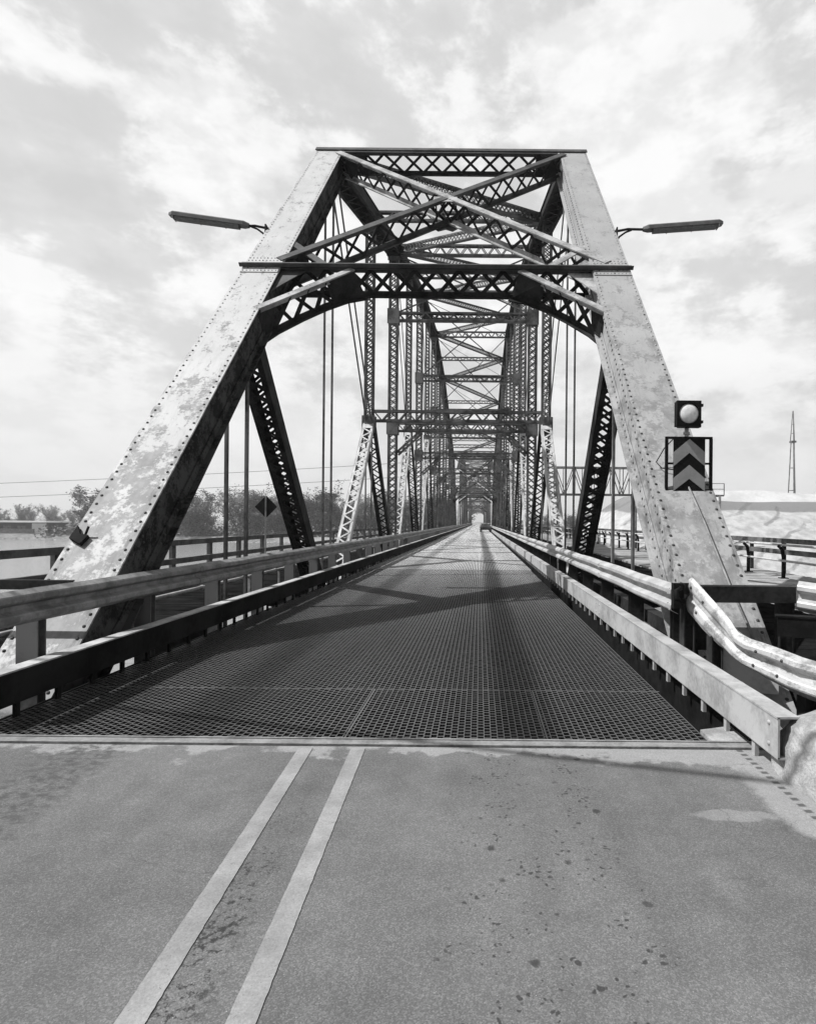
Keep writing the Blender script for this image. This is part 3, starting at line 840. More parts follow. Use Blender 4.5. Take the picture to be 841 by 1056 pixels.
# dark steel barrier frames that close off the space beside each end post
def barrier(xa, xb, y, lb, nm='barrier_frame'):
    org = ((xa+xb)/2, y, 0); t = empty(nm, org); tag(t, lb, 'barrier', 'cross barriers beside the end posts')
    b = MB(); h = .17 if xa > 0 else .10; dp = .15 if xa > 0 else .05; zt = 1.015; b.box(((xa+xb)/2, y, zt-h/2), (abs(xb-xa), .02, h)); b.box(((xa+xb)/2, y+dp/2, zt-.007), (abs(xb-xa)-.03, dp, .016)); b.box(((xa+xb)/2, y+dp/2, zt-h+.007), (abs(xb-xa)-.03, dp, .016))
    b.build('beam', [M['dark']], t, org)
    for x in ((xa+.06, xb-.08) if xb > xa else (xb+.3,)):
        b = MB(); b.box((x, y+.03, .35), (.16, .014, 1.0)); b.box((x-.07, y+.07, .35), (.014, .12, .99)); b.box((x+.07, y+.07, .35), (.014, .12, .99)); b.build('frame_post', M['dark'], t, org)
    return t
barrier(2.3, 3.32, 6.3, 'black steel cross barrier in front of the right end post, behind the crumpled rail')
barrier(-4.25, -6.4, 6.3, 'dark steel cross barrier in front of the left end post, behind the shaded guardrail')
# lower dark beam at the right edge
t = empty('side_barrier', (3.3, 5.6, 0)); tag(t, 'short low black steel beam at the right edge, behind the crumpled rail', 'barrier')
b = MB(); b.bar((2.86, 5.75, .70), (4.6, 5.0, .72), ZV, .2, .03); b.bar((2.86, 5.80, .79), (4.6, 5.05, .81), ZV, .016, .14); b.build('beam', M['black'], t, (3.3, 5.6, 0))
for u in (.28, .8):
    b = MB(); p = V((2.86, 5.82, 0)).lerp(V((4.6, 5.1, 0)), u); b.box((p.x, p.y, .1), (.16, .12, 1.1)); b.build('frame_post', M['black'], t, (3.3, 5.6, 0))
# W-beam on the walkway side at the far right
t = empty('guardrail', (3.6, 6.0, 0)); tag(t, 'pale guardrail stub running off the right edge from the cross barrier', 'guardrail')
mb = MB(); pth = [V((3.32, 6.24, .93)), V((3.6, 5.9, .90)), V((4.1, 5.5, .86)), V((5.0, 5.0, .84)), V((6.2, 4.6, .84))]
wbeam(mb, pth, [(0, 0, 1)]*5, [(-.6, -.7, 0)]*5); mb.build('rail_beam', M['galv'], t, (3.6, 6.0, 0))
for p in pth[1:]:
    b = MB(); b.box((p.x+.1, p.y+.12, .35), (.12, .12, 1.1)); b.build('rail_post', M['dark'], t, (3.6, 6.0, 0))

# rounded concrete end block
def lump():
    mb = MB(); rnd = random.Random(5); nu, nv = 22, 12; org = (2.42, 3.72, 0)
    cx, cy = 2.42, 3.72
    for j in range(nv+1):
        for i in range(nu):
            an = 2*PI*i/nu; ph = j/nv*PI/2
            ex = abs(math.cos(an))**.55*math.copysign(1, math.cos(an)); ey = abs(math.sin(an))**.55*math.copysign(1, math.sin(an))
            r = math.cos(ph)**.45 if j < nv else 0
            k = 1+.05*math.sin(3*an+1)+.05*rnd.uniform(-1, 1)
            mb.v.append(V((cx+.42*ex*r*k, cy+.52*ey*r*k, .46*math.sin(ph)**.8*(1+.04*math.sin(5*an)) - .02)))
    for j in range(nv):
        for i in range(nu):
            i2 = (i+1) % nu; mb.face([j*nu+i, j*nu+i2, (j+1)*nu+i2, (j+1)*nu+i], 0, True)
    o = mb.build('concrete_block', M['concrete'], None, org)
    tag(o, 'rounded rough pale concrete block at the near end of the right curb', 'concrete block')
lump()

# ------------------------------------------------------------------ walkways outside the trusses
def walkway(xa, xb, z, mat, name):
    mb = MB(); rnd = random.Random(int(xa*10)); y = Y0-.2
    while y < YEND:
        w = .24 if y < 60 else 1.2
        mb.box(((xa+xb)/2+rnd.uniform(-.03, .03), y+w/2, z-.03+rnd.uniform(-.006, .006)), (abs(xb-xa), w-.015, .06)); y += w
    o = mb.build(name, mat); tag(o, kind='structure')
walkway(-8.35, -4.95, .02, M['deck_dark'], 'walkway')
walkway(3.55, 5.6, .16, M['deck_dark'], 'walkway')
walkway(5.62, 8.3, .22, M['planks'], 'walkway')

def railing(x, y0, y1, zb, tops, step, mat, pm, lb, pw, board, curved=False):
    org = (x, y0, 0); t = empty('railing', org); tag(t, lb, 'railing', 'railings of the outer walkways')
    for z in tops:
        mb = MB(); yy = y0
        if board: mb.box((x, (y0+y1)/2, z), (.09, y1-y0, .15))
        else: mb.tube([(x, y0, z), (x, y1, z)], .03, 8)
        mb.build('rail', mat, t, org)
    s = -1 if x < 0 else 1
    def post(y, b):
        if curved:
            b.tube([(x+s*.05, y, zb-.1), (x+s*.05, y, zb+.55), (x+s*.01, y, zb+.78), (x-s*.1, y, tops[0]-.02)], [.055, .05, .05, .04], 8)
            b.box((x+s*.05, y, zb+.01), (.2, .2, .03))
        else: b.box((x+s*.08, y, (tops[0]+zb)/2-.05), (.09, pw, tops[0]-zb+.1))
    b = MB(); post(y0+.6, b); f = b.build('railing_post', pm, t, org); n = int((y1-y0-.6)/step)
    for i in range(1, min(n, 100)):
        c = f.copy(); COL.objects.link(c); c.parent = t; c.location = (0, i*step, 0)
    if n > 100:
        b = MB()
        for i in range(100, n): post(y0+.6+i*step, b)
        tag(b.build('railing_post', pm, t, org), kind='stuff')
railing(-8.25, 4.5, YEND, 0, (1.02, .52), 2.25, M['wood_rail'], M['wood_rail'], 'grey board railing on the outer left edge of the bridge, over the river', .2, True)
railing(8.1, 5.0, YEND, .22, (1.12, .70), 2.1, M['pipe'], M['black'], 'pale two-pipe railing with bent black posts along the outer right walkway', .1, False, True)
railing(9.6, 5.0, 150, .1, (1.15, .8), 2.25, M['truss'], M['dark'], 'darker square-post railing just beyond the two-pipe railing on the right', .12, True)
walkway(8.4, 9.9, .1, M['planks'], 'walkway')

mb = MB(); rnd = random.Random(4)
for i in range(52):
    y = 5.2+i*2.0; mb.tube([(-5.15, y, .40), (-5.15, y+1.93, .40)], .035, 8); mb.tube([(-5.15, y+1.9, .40), (-5.15, y+2.03, .40)], .046, 8)
    mb.box((-5.15, y+.3, .13), (.05, .05, .5))
tag(mb.build('utility_pipe', M['curb_top'], None, (-5.15, 5.2, .4)), 'pale pipe running low outside the left truss, glimpsed below the shaded guardrail', 'pipe')

# ------------------------------------------------------------------ street lamps on the end posts
def lamp(s, lb):
    x0 = XC+s*(3.65+.42); z0 = 8.42; y0 = Y0+(z0-ZB)*(2*PAN)/(TOP[2]-ZB)
    org = (x0, y0, z0); t = empty('street_lamp', org); tag(t, lb, 'street lamp', 'street lamps on the end posts')
    b = MB(); e = V((x0+s*(.40 if s < 0 else .62), y0-.03, z0+.06))
    b.tube([(x0-s*.05, y0, z0+.02), (x0+s*.25, y0-.02, z0+.07), e], .03, 8)
    b.tube([(x0-s*.02, y0, z0-.22), (x0+s*.06, y0, z0-.1), (x0+s*.2, y0-.01, z0-.0), (x0+s*.34, y0-.02, z0+.05)], .022, 8)
    b.box((x0, y0, z0-.08), (.03, .12, .36)); b.build('arm', M['dark'], t, org)
    d = V((s, -.06, .10 if s < 0 else .05)).normalized(); a = e-d*.12; c = e+d*1.78
    up = (ZV-d*ZV.dot(d)).normalized(); sd = d.cross(up)
    def ring(p, w, hu, hl): return [p+sd*w+up*hl, p+sd*w*1.0+up*hu*.55, p+sd*w*.6+up*hu, p-sd*w*.6+up*hu, p-sd*w+up*hu*.55, p-sd*w+up*hl]
    b = MB(); R = [ring(e-d*.02, .06, .05, -.02), ring(e+d*.1, .11, .08, -.03), ring(c-d*.08, .12, .085, -.03), ring(c, .07, .055, -.02)]
    bs = len(b.v)
    for r in R: b.v += r
    for i in range(3):
        for k in range(6): b.face([bs+i*6+k, bs+i*6+(k+1)%6, bs+(i+1)*6+(k+1)%6, bs+(i+1)*6+k])
    b.face([bs+k for k in range(6)]); b.face([bs+18+k for k in reversed(range(6))])
    b.build('housing', M['lamp'], t, org)
    b = MB(); b.bar(e+d*.2-up*.055, c-d*.14-up*.055, up, .05, .18)
    for u in (.3, .62, .94):
        q = e+(c-e)*u; b.bar(q-d*.012-up*.05, q+d*.012-up*.05, up, .07, .215, 0); b.build('diffuser', M['lamp_glass'], t, org)
lamp(-1, 'left street lamp, long grey fluorescent housing reaching out over the river side')
lamp(1, 'right street lamp, long grey fluorescent housing reaching out above the flasher')

# ------------------------------------------------------------------ flasher and chevron board on the right post
SX, SY = 2.78, 7.98
t = empty('chevron_sign', (SX, SY, 2.0)); org = (SX, SY, 2.0)
tag(t, 'chevron warning board with upward grey and black stripes on the right end post', 'sign')
b = MB(); zt, zb2, w = 2.80, 2.10, .21
b.box((SX, SY+.012, (zt+zb2)/2), (2*w, .012, zt-zb2)); b.build('panel', M['black'], t, org)
b = MB()
for k in range(2):
    z1 = 2.805-.01-k*.345; h = .185; dr = .178
    apex = z1; 
    def clipz(z): return max(zb2+.002, min(zt-.002, z))
    b.prism([(SX-w+.002, SY, clipz(apex-dr)), (SX-w+.002, SY, clipz(apex-dr-h)), (SX, SY, clipz(apex-h)), (SX, SY, clipz(apex))], (0, .006, 0))
    b.prism([(SX, SY, clipz(apex)), (SX, SY, clipz(apex-h)), (SX+w-.002, SY, clipz(apex-dr-h)), (SX+w-.002, SY, clipz(apex-dr))], (0, .006, 0))
b.build('stripe', M['sign_grey'], t, org)
b = MB(); fw = .295
for s in (-1, 1): b.box((SX+s*fw, SY+.03, (zt+1.90)/2), (.035, .04, zt-1.90))
b.box((SX, SY+.033, zt+.012), (2*fw+.034, .034, .03)); b.box((SX, SY+.034, 2.47), (2*fw, .03, .025)); b.box((SX, SY+.034, 2.115), (2*fw, .03, .03))
b.tube([(SX-fw, SY+.03, 1.93), (SX-fw+.02, SY+.3, 1.95)], .014, 6); b.tube([(SX+fw, SY+.03, 1.93), (SX+fw, SY+.3, 1.95)], .014, 6)
b.build('frame', M['black'], t, org)
b = MB(); b.box((SX, SY+.06, 2.06), (.14, .1, .16)); b.build('junction_box', M['black'], t, org)
t = empty('warning_signal', (SX-.02, SY+.02, 2.83)); org = (SX-.02, SY+.02, 2.83)
tag(t, 'square black flasher with one round clear lens above the chevron board', 'traffic signal')
cx, cz = SX-.025, 3.125
b = MB()
o8 = []
for (px, pz) in ((-.155, -.16), (.155, -.16), (.16, .165), (-.16, .165)): o8.append(V((cx+px, SY-.03, cz+pz)))
b.prism([o8[3], o8[2], o8[1], o8[0]], (0, .16, 0)) if False else b.box((cx, SY+.03, cz), (.31, .10, .33))
# door with a round opening
n = 32
for k in range(n):
    a0 = 2*PI*k/n; a1 = 2*PI*(k+1)/n
    def sq(a):
        c, s = math.cos(a), math.sin(a); m = max(abs(c), abs(s)); return V((cx+c/m*.16, SY-.05, cz+s/m*.17))
    def ci(a, r=.132): return V((cx+math.cos(a)*r, SY-.05, cz+math.sin(a)*r))
    b.prism([sq(a0), sq(a1), ci(a1), ci(a0)], (0, .04, 0))
for zz in (-.11, .11): b.box((cx+.172, SY-.03, cz+zz), (.025, .05, .035))
b.box((cx, SY-.04, cz-.18), (.29, .1, .014))
b.build('housing', M['black'], t, org)
b = MB(); rings = []; 
for j in range(7):
    ph = j/6*PI/2; r = .134*math.cos(ph); dd = .05*math.sin(ph)
    base = len(b.v)
    for k in range(28): a = 2*PI*k/28; b.v.append(V((cx+math.cos(a)*r, SY-.02-dd, cz+math.sin(a)*r)))
    if j:
        for k in range(28): b.face([base-28+k, base-28+(k+1)%28, base+(k+1)%28, base+k], 0, True)
b.build('lens', M['lens'], t, org)
b = MB(); b.tube([(cx+.0, SY+.05, 2.82), (cx, SY+.05, 2.97)], .028, 8); b.tube([(cx+.0, SY+.05, 2.86), (cx, SY+.05, 2.89)], .045, 8); b.build('stem', M['galv'], t, org)

# diamond sign seen from behind, on the left walkway
t = empty('diamond_sign', (-7.55, 21.3, 0)); org = (-7.55, 21.3, 0); tag(t, 'dark diamond road sign seen from behind, on a thin pole by the left railing', 'sign')
b = MB(); c = V((-7.55, 21.28, 2.13)); r = .40
b.prism([c+V((r, 0, 0)), c+V((0, 0, r)), c-V((r, 0, 0)), c-V((0, 0, r))], (0, .008, 0)); b.build('panel', M['black'], t, org)
b = MB(); b.box((-7.55, 21.25, 1.26), (.045, .03, 2.5)); b.build('pole', M['galv_left'], t, org)

# ------------------------------------------------------------------ car far down the bridge
def car(x, y):
    t = empty('car', (x, y, 0)); org = (x, y, 0); tag(t, 'dark car driving away in the right lane far down the bridge', 'car')
    W = .88
    prof = [(-2.2, .38), (-2.25, .62), (-2.2, .92), (-1.55, .98), (1.0, .95), (2.15, .78), (2.25, .5), (2.15, .32)]
    b = MB(); n = len(prof); bs = len(b.v)
    for xx, k in ((-W, 1), (-W*1.0, 1), (W, 1)):
        pass
    lay = [(-W+.06, .97), (-W, 1), (W, 1), (W-.06, .97)]
    for xx, k in lay:
        for py, pz in prof: b.v.append(V((x+xx, y+py*k, .64+(pz-.64)*k)))
    for j in range(3):
        for i in range(n): b.face([bs+j*n+i, bs+j*n+(i+1)%n, bs+(j+1)*n+(i+1)%n, bs+(j+1)*n+i], 0)
    b.face([bs+i for i in range(n)]); b.face([bs+3*n+i for i in reversed(range(n))])
    b.build('body', M['car'], t, org)
    b = MB(); P0 = [(-1.75, .96), (-1.05, 1.40), (.25, 1.42), (1.0, .95)]
    b.prism([(x-.74, y+a, z) for a, z in P0], (1.48, 0, 0)); b.build('window', M['carglass'], t, org)
    b = MB(); b.prism([(x-.7, y-1.08, 1.39), (x-.7, y+.28, 1.415), (x-.7, y+.22, 1.455), (x-.7, y-1.0, 1.445)], (1.4, 0, 0)); b.build('roof', M['chrome'], t, org)  # sunlit car top put into a pale roof colour
    for sx in (-1, 1):
        for sy in (-1.4, 1.4):
            b = MB(); b.tube([(x+sx*.68, y+sy, .32), (x+sx*.9, y+sy, .32)], .32, 20); w_ = b.build('wheel', M['rubber'], t, org)
            b = MB(); b.tube([(x+sx*.9, y+sy, .32), (x+sx*.915, y+sy, .32)], .19, 16); b.build('rim', M['chrome'], w_, org)
        b = MB(); b.box((x+sx*.66, y-2.26, .74), (.3, .03, .14)); b.build('tail_light', M['tail'], t, org)
    b = MB(); b.box((x, y-2.3, .48), (1.72, .12, .16)); b.build('bumper', M['dark'], t, org)
car(1.02, 98)

# ------------------------------------------------------------------ ground, river, banks
def sst(v, a, b):
    u = max(0, min(1, (v-a)/(b-a))); return u*u*(3-2*u)
def gh(x, y):
    right = 26 + 4*math.sin(y*.03)
    far = 232 + 8*math.sin(x*.02) + max(0, (-x-150))*.02
    near = 46 + 3*math.sin(x*.05)
    inr = (1-sst(x, right-6, right+6))*(sst(y, near-10, near+8))*(1-sst(y, far-8, far+6))
    inr = max(inr, (1-sst(x, -24, -12))*(1-sst(y, far-8, far+6))*sst(y, -400, -380)*(1 if y < near+20 else 0))
    h = -5.0
    emb = (1-sst(abs(x+.9), 6.5, 13))*(1-sst(y, 3.5, 4.3))
    h = h*(1-emb) + (-.16)*emb
    emb2 = (1-sst(abs(x+.9), 8, 22))*sst(y, YEND-1, YEND+1)
    h = h*(1-emb2)+(-.16)*emb2
    return h*(1-inr) + (-9.5)*inr + (.25*math.sin(x*.31)*math.sin(y*.27) if inr < .5 and emb < .01 and emb2 < .01 else 0)
xs = [-4000, -2000, -1000, -600, -400] + [-300+10*i for i in range(27)] + [-30+2*i for i in range(36)] + [44+8*i for i in range(30)] + [320, 500, 1000, 2000, 4000]
ys = [-600, -400, -200, -100, -50] + [-30+2*i for i in range(14)] + [-2+.7*i for i in range(12)] + [6.6+3*i for i in range(20)] + [70+6*i for i in range(55)] + [420, 500, 700, 1000, 2000, 5000]
mb = MB()
for yy in ys:
    for xx in xs: mb.v.append(V((xx, yy, gh(xx, yy))))
nx = len(xs)
for j in range(len(ys)-1):
    for i in range(nx-1):
        xm = (xs[i]+xs[i+1])/2; ym = (ys[j]+ys[j+1])/2
        mb.face([j*nx+i, j*nx+i+1, (j+1)*nx+i+1, (j+1)*nx+i], 1 if (abs(xm) < 14 and ym > 3 and ym < 60) else 0, True)  # darker soil patch under the bridge, its shade put into the colour
tag(mb.build('ground', [M['ground'], M['shade_soil']]), kind='structure')
mb = MB(); b0 = [(-3900, -500, -6.6), (60, -500, -6.6), (60, 300, -6.6), (-3900, 300, -6.6)]
mb.v += [V(p) for p in b0]; mb.face([0, 1, 2, 3]); tag(mb.build('river', M['water']), kind='structure')
mb = MB(); mb.box((-.9, YEND+150, -.05), (8, 300-.2, .1)); tag(mb.build('road', M['asphalt']), kind='structure')

# pale rock revetment along the far left bank
mb = MB(); rnd = random.Random(11)
for i in range(900):
    xx = rnd.uniform(-330, -6); yy = 226+8*math.sin(xx*.02)+max(0, (-xx-150))*.02+rnd.uniform(-3, 5)
    z = gh(xx, yy); r = rnd.uniform(.25, .8)
    b0 = len(mb.v)
    for dx, dy, dz in ((1,0,0),(0,1,0),(-1,0,0),(0,-1,0),(.2,.1,.9),(0,0,-.6)): mb.v.append(V((xx+dx*r*rnd.uniform(.7,1.3), yy+dy*r*rnd.uniform(.7,1.3), max(z,-6.7)+.1+dz*r*.7)))
    for a, c in ((0,1),(1,2),(2,3),(3,0)): mb.face([b0+a, b0+c, b0+4]); mb.face([b0+c, b0+a, b0+5])
tag(mb.build('bank_stones', M['concrete']), 'pale riprap stones along the far left river bank', 'stones', kind='stuff')

# low shed on the left bank
def shed():
    cx, cy, z = -216, 262, -5; org = (cx, cy, z); t = empty('building', org); tag(t, 'long low dark shed with a white roof edge on the far left bank', 'building')
    b = MB(); b.box((cx, cy, z+2.3), (64, 14, 4.6)); w_ = b.build('wall', M['wall_far'], t, org)
    b = MB(); b.box((cx, cy, z+4.9), (66, 16, .6)); b.build('roof', M['white_trim'], t, org)
    b = MB(); b.box((cx+29.5, cy-7.1, z+2.2), (6, .2, 4.2)); b.build('gable', M['white_trim'], t, org)
    for k in range(9):
        b = MB(); b.box((cx-26+k*6, cy-7.08, z+2.6), (3.4, .12, 1.3)); f = b.build('window', M['truss'], t, org)
    b = MB(); b.box((cx+2, cy-12, z+1.0), (58, .6, 2)); b.build('loading_dock', M['wood_rail'], t, org)
shed()

# ------------------------------------------------------------------ trees
def tree_proto(seed, H, wid, leafm, n_leaf, bare):
    """bank tree: several stems from the ground, twiggy limbs, leaf clumps from knee height to the top"""
    rnd = random.Random(seed); t = empty('tree'); tr = MB(); tips = []
    def limb(p, d, L, r, depth):
        pts = [p]; q = p.copy(); dd = d.copy()
        for i in range(4):
            dd = (dd+V((rnd.uniform(-.2,.2), rnd.uniform(-.2,.2), rnd.uniform(0,.2)))).normalized(); q = q+dd*(L/4); pts.append(q.copy())
        tr.tube(pts, [r, r*.85, r*.7, r*.5, r*.3], 5)
        for i in (2, 3, 4): tips.append((pts[i], L))
        if depth < 3:
            for k in range(4 if depth else 7):
                u = rnd.uniform(.12 if depth == 0 else .3, 1); i = min(3, int(u*4)); b = pts[i].lerp(pts[i+1], u*4-i)
                an = rnd.uniform(0, 2*PI); nd = (dd*.7+V((math.cos(an), math.sin(an), rnd.uniform(.1, .7)))*wid).normalized()
                limb(b, nd, L*rnd.uniform(.42, .62), r*.5, depth+1)
    for k in range(3):
        an = 2*PI*k/3+rnd.uniform(-.4, .4)
        limb(V((.25*math.cos(an), .25*math.sin(an), -.5)), V((.22*math.cos(an), .22*math.sin(an), 1)).normalized(), H*rnd.uniform(.5, .66), H*.011, 0)
    tr.build('trunk', M['trunk_far'], t)
    lf = MB(); zm = max(c.z for c, L in tips); k_ = H/zm
    for i in range(n_leaf):
        if i % 4 == 0: c = V((rnd.gauss(0, H*.13), rnd.gauss(0, H*.13), abs(rnd.gauss(0, H*.16)))); 
        else: c, L = rnd.choice(tips)
        g = H*(.03 if not bare else .022)
        p = c+V((rnd.gauss(0,g), rnd.gauss(0,g), rnd.gauss(0,g*.8)))
        s = rnd.uniform(.16, .46)*H/20*(1 if not bare else .7)
        a = V((rnd.uniform(-1,1), rnd.uniform(-1,1), rnd.uniform(-1,1))).normalized(); b = a.orthogonal().normalized()
        k = len(lf.v); lf.v += [p-a*s, p+b*s*.6, p+a*s, p-b*s*.6]; lf.face([k, k+1, k+2, k+3])
    lf.build('crown', leafm, t); return t
protos = [tree_proto(1, 20, .7, M['leaf'], 5200, False), tree_proto(2, 18, .85, M['leaf'], 5200, False), tree_proto(3, 21, .6, M['leaf_pale'], 3600, True), tree_proto(4, 17, .9, M['leaf_pale'], 4600, False)]
zones = [((-330, -170), 278, 335, 52, .66, 'small hazy tree in the row behind the low shed on the far left', [2, 3, 2]),
         ((-156, -112), 236, 262, 22, .95, 'tree on the far bank between the left end post and the diamond sign', [0, 1, 0, 3]),
         ((-108, -70), 240, 275, 17, 1.0, 'tree on the far bank behind the first dark laced strut', [0, 1, 2, 0]),
         ((-68, -34), 240, 290, 18, 1.0, 'tree on the far bank behind the paired hangers and the white laced strut', [3, 0, 1, 2]),
         ((-32, -8), 245, 330, 15, .95, 'tree on the far bank close beside the left truss', [0, 3, 1]),
         ((12, 70), 300, 345, 12, .6, 'small tree on the far bank seen through the right truss', [0, 1, 3])]
rnd = random.Random(21); used = set()
for (xa, xb), ya, yb, n, sc, lb, kinds in zones:
    for i in range(n):
        k = kinds[i % len(kinds)]
        o = protos[k] if k not in used else copy_tree(protos[k]); used.add(k)
        x = xa+(xb-xa)*(i+rnd.uniform(.1, .9))/n; yy = rnd.uniform(ya, yb)
        s = sc*rnd.uniform(.72, 1.05); o.location = (x, yy, gh(x, yy)-.1); o.scale = (s*rnd.uniform(1.0, 1.4), s*rnd.uniform(1.0, 1.4), s); o.rotation_euler[2] = rnd.uniform(0, 6.28)
        tag(o, lb, 'tree', 'trees along the far river bank')
# undergrowth at the foot of the tree line
mb = MB()
for i in range(9000):
    xx = rnd.uniform(-175, -5); yy = rnd.uniform(236, 262); s = rnd.uniform(.25, .7)
    p = V((xx, yy, gh(xx, yy)+abs(rnd.gauss(0, 1.6)))); a = V((rnd.uniform(-1,1), rnd.uniform(-1,1), rnd.uniform(-1,1))).normalized(); b = a.orthogonal().normalized()
    k = len(mb.v); mb.v += [p-a*s, p+b*s*.7, p+a*s, p-b*s*.7]; mb.face([k, k+1, k+2, k+3])
tag(mb.build('undergrowth', M['leaf']), 'scrub and brush at the foot of the far bank trees', 'undergrowth', kind='stuff')

# ------------------------------------------------------------------ stockpile, mast, conveyor on the right bank
def pile(name, x0, x1, yc, hw, zb, zt, mat, lb, seed):
    mb = MB(); nx_, ny_ = 90, 26; rnd = random.Random(seed); ph = [rnd.uniform(0, 6) for _ in range(6)]
    for j in range(ny_+1):
        v = j/ny_*2-1
        for i in range(nx_+1):
            u = i/nx_; xx = x0+(x1-x0)*u
            e = min(1, u/.12, (1-u)/.12); e = sst(e, 0, 1)
            prof = max(0, 1-abs(v)**1.25)
            prof = min(prof, .86) + .03*math.sin(xx*.3+ph[3]+v*2)*(1-abs(v))
            hgt = (zt-zb)*(prof/.86)*(.25+.75*e)*(1+.035*math.sin(xx*.11+ph[0])+.025*math.sin(xx*.27+ph[1]+v*4))
            mb.v.append(V((xx, yc+hw*v+1.5*math.sin(xx*.1+ph[2]), zb-.2+hgt)))
    n = nx_+1
    for j in range(ny_):
        for i in range(nx_): mb.face([j*n+i, j*n+i+1, (j+1)*n+i+1, (j+1)*n+i], 0, True)
    o = mb.build(name, mat, None, ((x0+x1)/2, yc, 0)); o.location = ((x0+x1)/2, yc, 0); tag(o, lb, 'stockpile', 'white stockpiles on the right bank')
    return o
pile('stockpile', 12, 120, 96, 26, -5, 5.6, M['pile'], 'long tarped white stockpile with a grey band, behind the right railing', 2)
pile('stockpile', 34, 210, 150, 30, -5, 9.6, M['pile_back'], 'paler taller stockpile ridge behind the banded one', 4)

def mast():
    org = (104, 200, -5); t = empty('radio_mast', org); tag(t, 'thin dark lattice mast with a pointed top rising behind the right stockpile', 'mast')
    x, y = 104, 200
    for k in range(3):
        a = 2*PI*k/3+.4; b = MB(); b.tube([(x+1.9*math.cos(a), y+1.9*math.sin(a), -5), (x+.55*math.cos(a), y+.55*math.sin(a), 29)], .2, 6); b.build('leg', M['truss'], t, org)
    b = MB()
    for z in (6, 13, 20.5, 29):
        r = 1.9-(z+5)/34*1.35
        for k in range(3):
            a = 2*PI*k/3+.4; a2 = 2*PI*(k+1)/3+.4; b.tube([(x+r*math.cos(a), y+r*math.sin(a), z), (x+r*math.cos(a2), y+r*math.sin(a2), z)], .1, 4)
    b.box((x, y, 29.2), (1.6, 1.6, .6)); b.build('bracing', M['truss'], t, org)
    b = MB()
    for k in range(3):
        a = 2*PI*k/3+.4; b.tube([(x+.75*math.cos(a), y+.75*math.sin(a), 29.3), (x+.1*math.cos(a), y+.1*math.sin(a), 39.5)], .13, 5)
    for z in (32, 35): b.tube([(x-.5, y, z), (x+.5, y, z)], .08, 4)
    b.build('spire', M['truss'], t, org)
mast()

def conveyor():
    y = 76; org = (18, y, -5); t = empty('conveyor_gantry', org); tag(t, 'grey steel conveyor gantry with a railed platform, seen through the right truss', 'gantry')
    x0, x1, za, zb_ = 9.5, 30.5, 5.2, 8.6
    b = MB()
    for yy in (y-.9, y+.9):
        b.bar((x0, yy, za), (x1, yy, za), ZV, .2, .16)
        b.bar((x0, yy, zb_), (21.5, yy, zb_), ZV, .14, .12)
        n = 10
        for i in range(n):
            xa = x0+(21.5-x0)*i/n; xb = x0+(21.5-x0)*(i+1)/n
            b.bar((xa, yy, za if i % 2 else zb_), (xb, yy, zb_ if i % 2 else za), YV, .08, .1)
            b.bar((xa, yy, za), (xa, yy, zb_), YV, .08, .09)
    b.build('gallery', M['truss'], t, org)
    b = MB()
    for z in (6.0, 6.7): b.bar((21.5, y-.95, z), (x1, y-.95, z), ZV, .07, .06)
    for i in range(7): b.bar((21.5+i*1.5, y-.95, za), (21.5+i*1.5, y-.95, 6.7), YV, .06, .09)
    b.build('handrail', M['truss'], t, org)
    for xx in (10, 14.5, 19.5, 30):
        b = MB(); b.tube([(xx, y-.9, -5.3), (xx, y-.9, za)], .16, 6); b.tube([(xx, y+.9, -5.3), (xx, y+.9, za)], .16, 6)
        b.bar((xx, y-.9, -4), (xx, y+.9, za), X, .08, .08); b.build('leg', M['truss'], t, org)
conveyor()

# overhead lines
def wire(pa, pb, sag, r, lb, nm='power_line', grp=None):
    pa, pb = V(pa), V(pb); pts = []
    for i in range(25):
        u = i/24; p = pa.lerp(pb, u); p.z -= sag*4*u*(1-u); pts.append(p)
    b = MB(); b.tube(pts, r, 5); o = b.build(nm, M['dark'], None, pa); tag(o, lb, 'power line', grp)
wire((-300, 190, 7.5), (-20, 205, 22), 2.0, .07, 'upper of two thin power lines crossing the sky at the left', grp='power lines on the left')
wire((-300, 190, 3.2), (-20, 205, 17.2), 2.0, .07, 'lower of two thin power lines crossing the sky at the left', grp='power lines on the left')
wire((-22, 7.25, 9.4), (26, -5.7, 9.4), .5, .035, 'overhead cable above the approach, shadow line on the asphalt', 'overhead_cable')

# ------------------------------------------------------------------ river haze
mb = MB(); mb.hexa([(-4100, -700, -11), (4100, -700, -11), (4100, 5100, -11), (-4100, 5100, -11), (-4100, -700, 48), (4100, -700, 48), (4100, 5100, 48), (-4100, 5100, 48)])
hz = bpy.data.materials.new('river_haze'); hz.use_nodes = True; hn = hz.node_tree.nodes; hn.remove(hn['Principled BSDF'])
pv = hn.new('ShaderNodeVolumePrincipled'); pv.inputs['Color'].default_value = (.9, .9, .9, 1); pv.inputs['Density'].default_value = .0004; pv.inputs['Anisotropy'].default_value = .2
hz.node_tree.links.new(pv.outputs[0], hn['Material Output'].inputs['Volume'])
tag(mb.build('haze', hz), 'thin pale haze over the river', 'haze', kind='stuff')

# ------------------------------------------------------------------ light, sky, camera
SD = V((-.73, -.15, 1)).normalized()
sun = bpy.data.lights.new('sun', 'SUN'); sun.energy = 5.0; sun.angle = math.radians(.5); sun.color = (1, 1, 1)
so = bpy.data.objects.new('sun', sun); COL.objects.link(so); so.rotation_euler = SD.to_track_quat('Z', 'Y').to_euler()
elev = math.asin(SD.z); az = math.atan2(SD.x, SD.y)

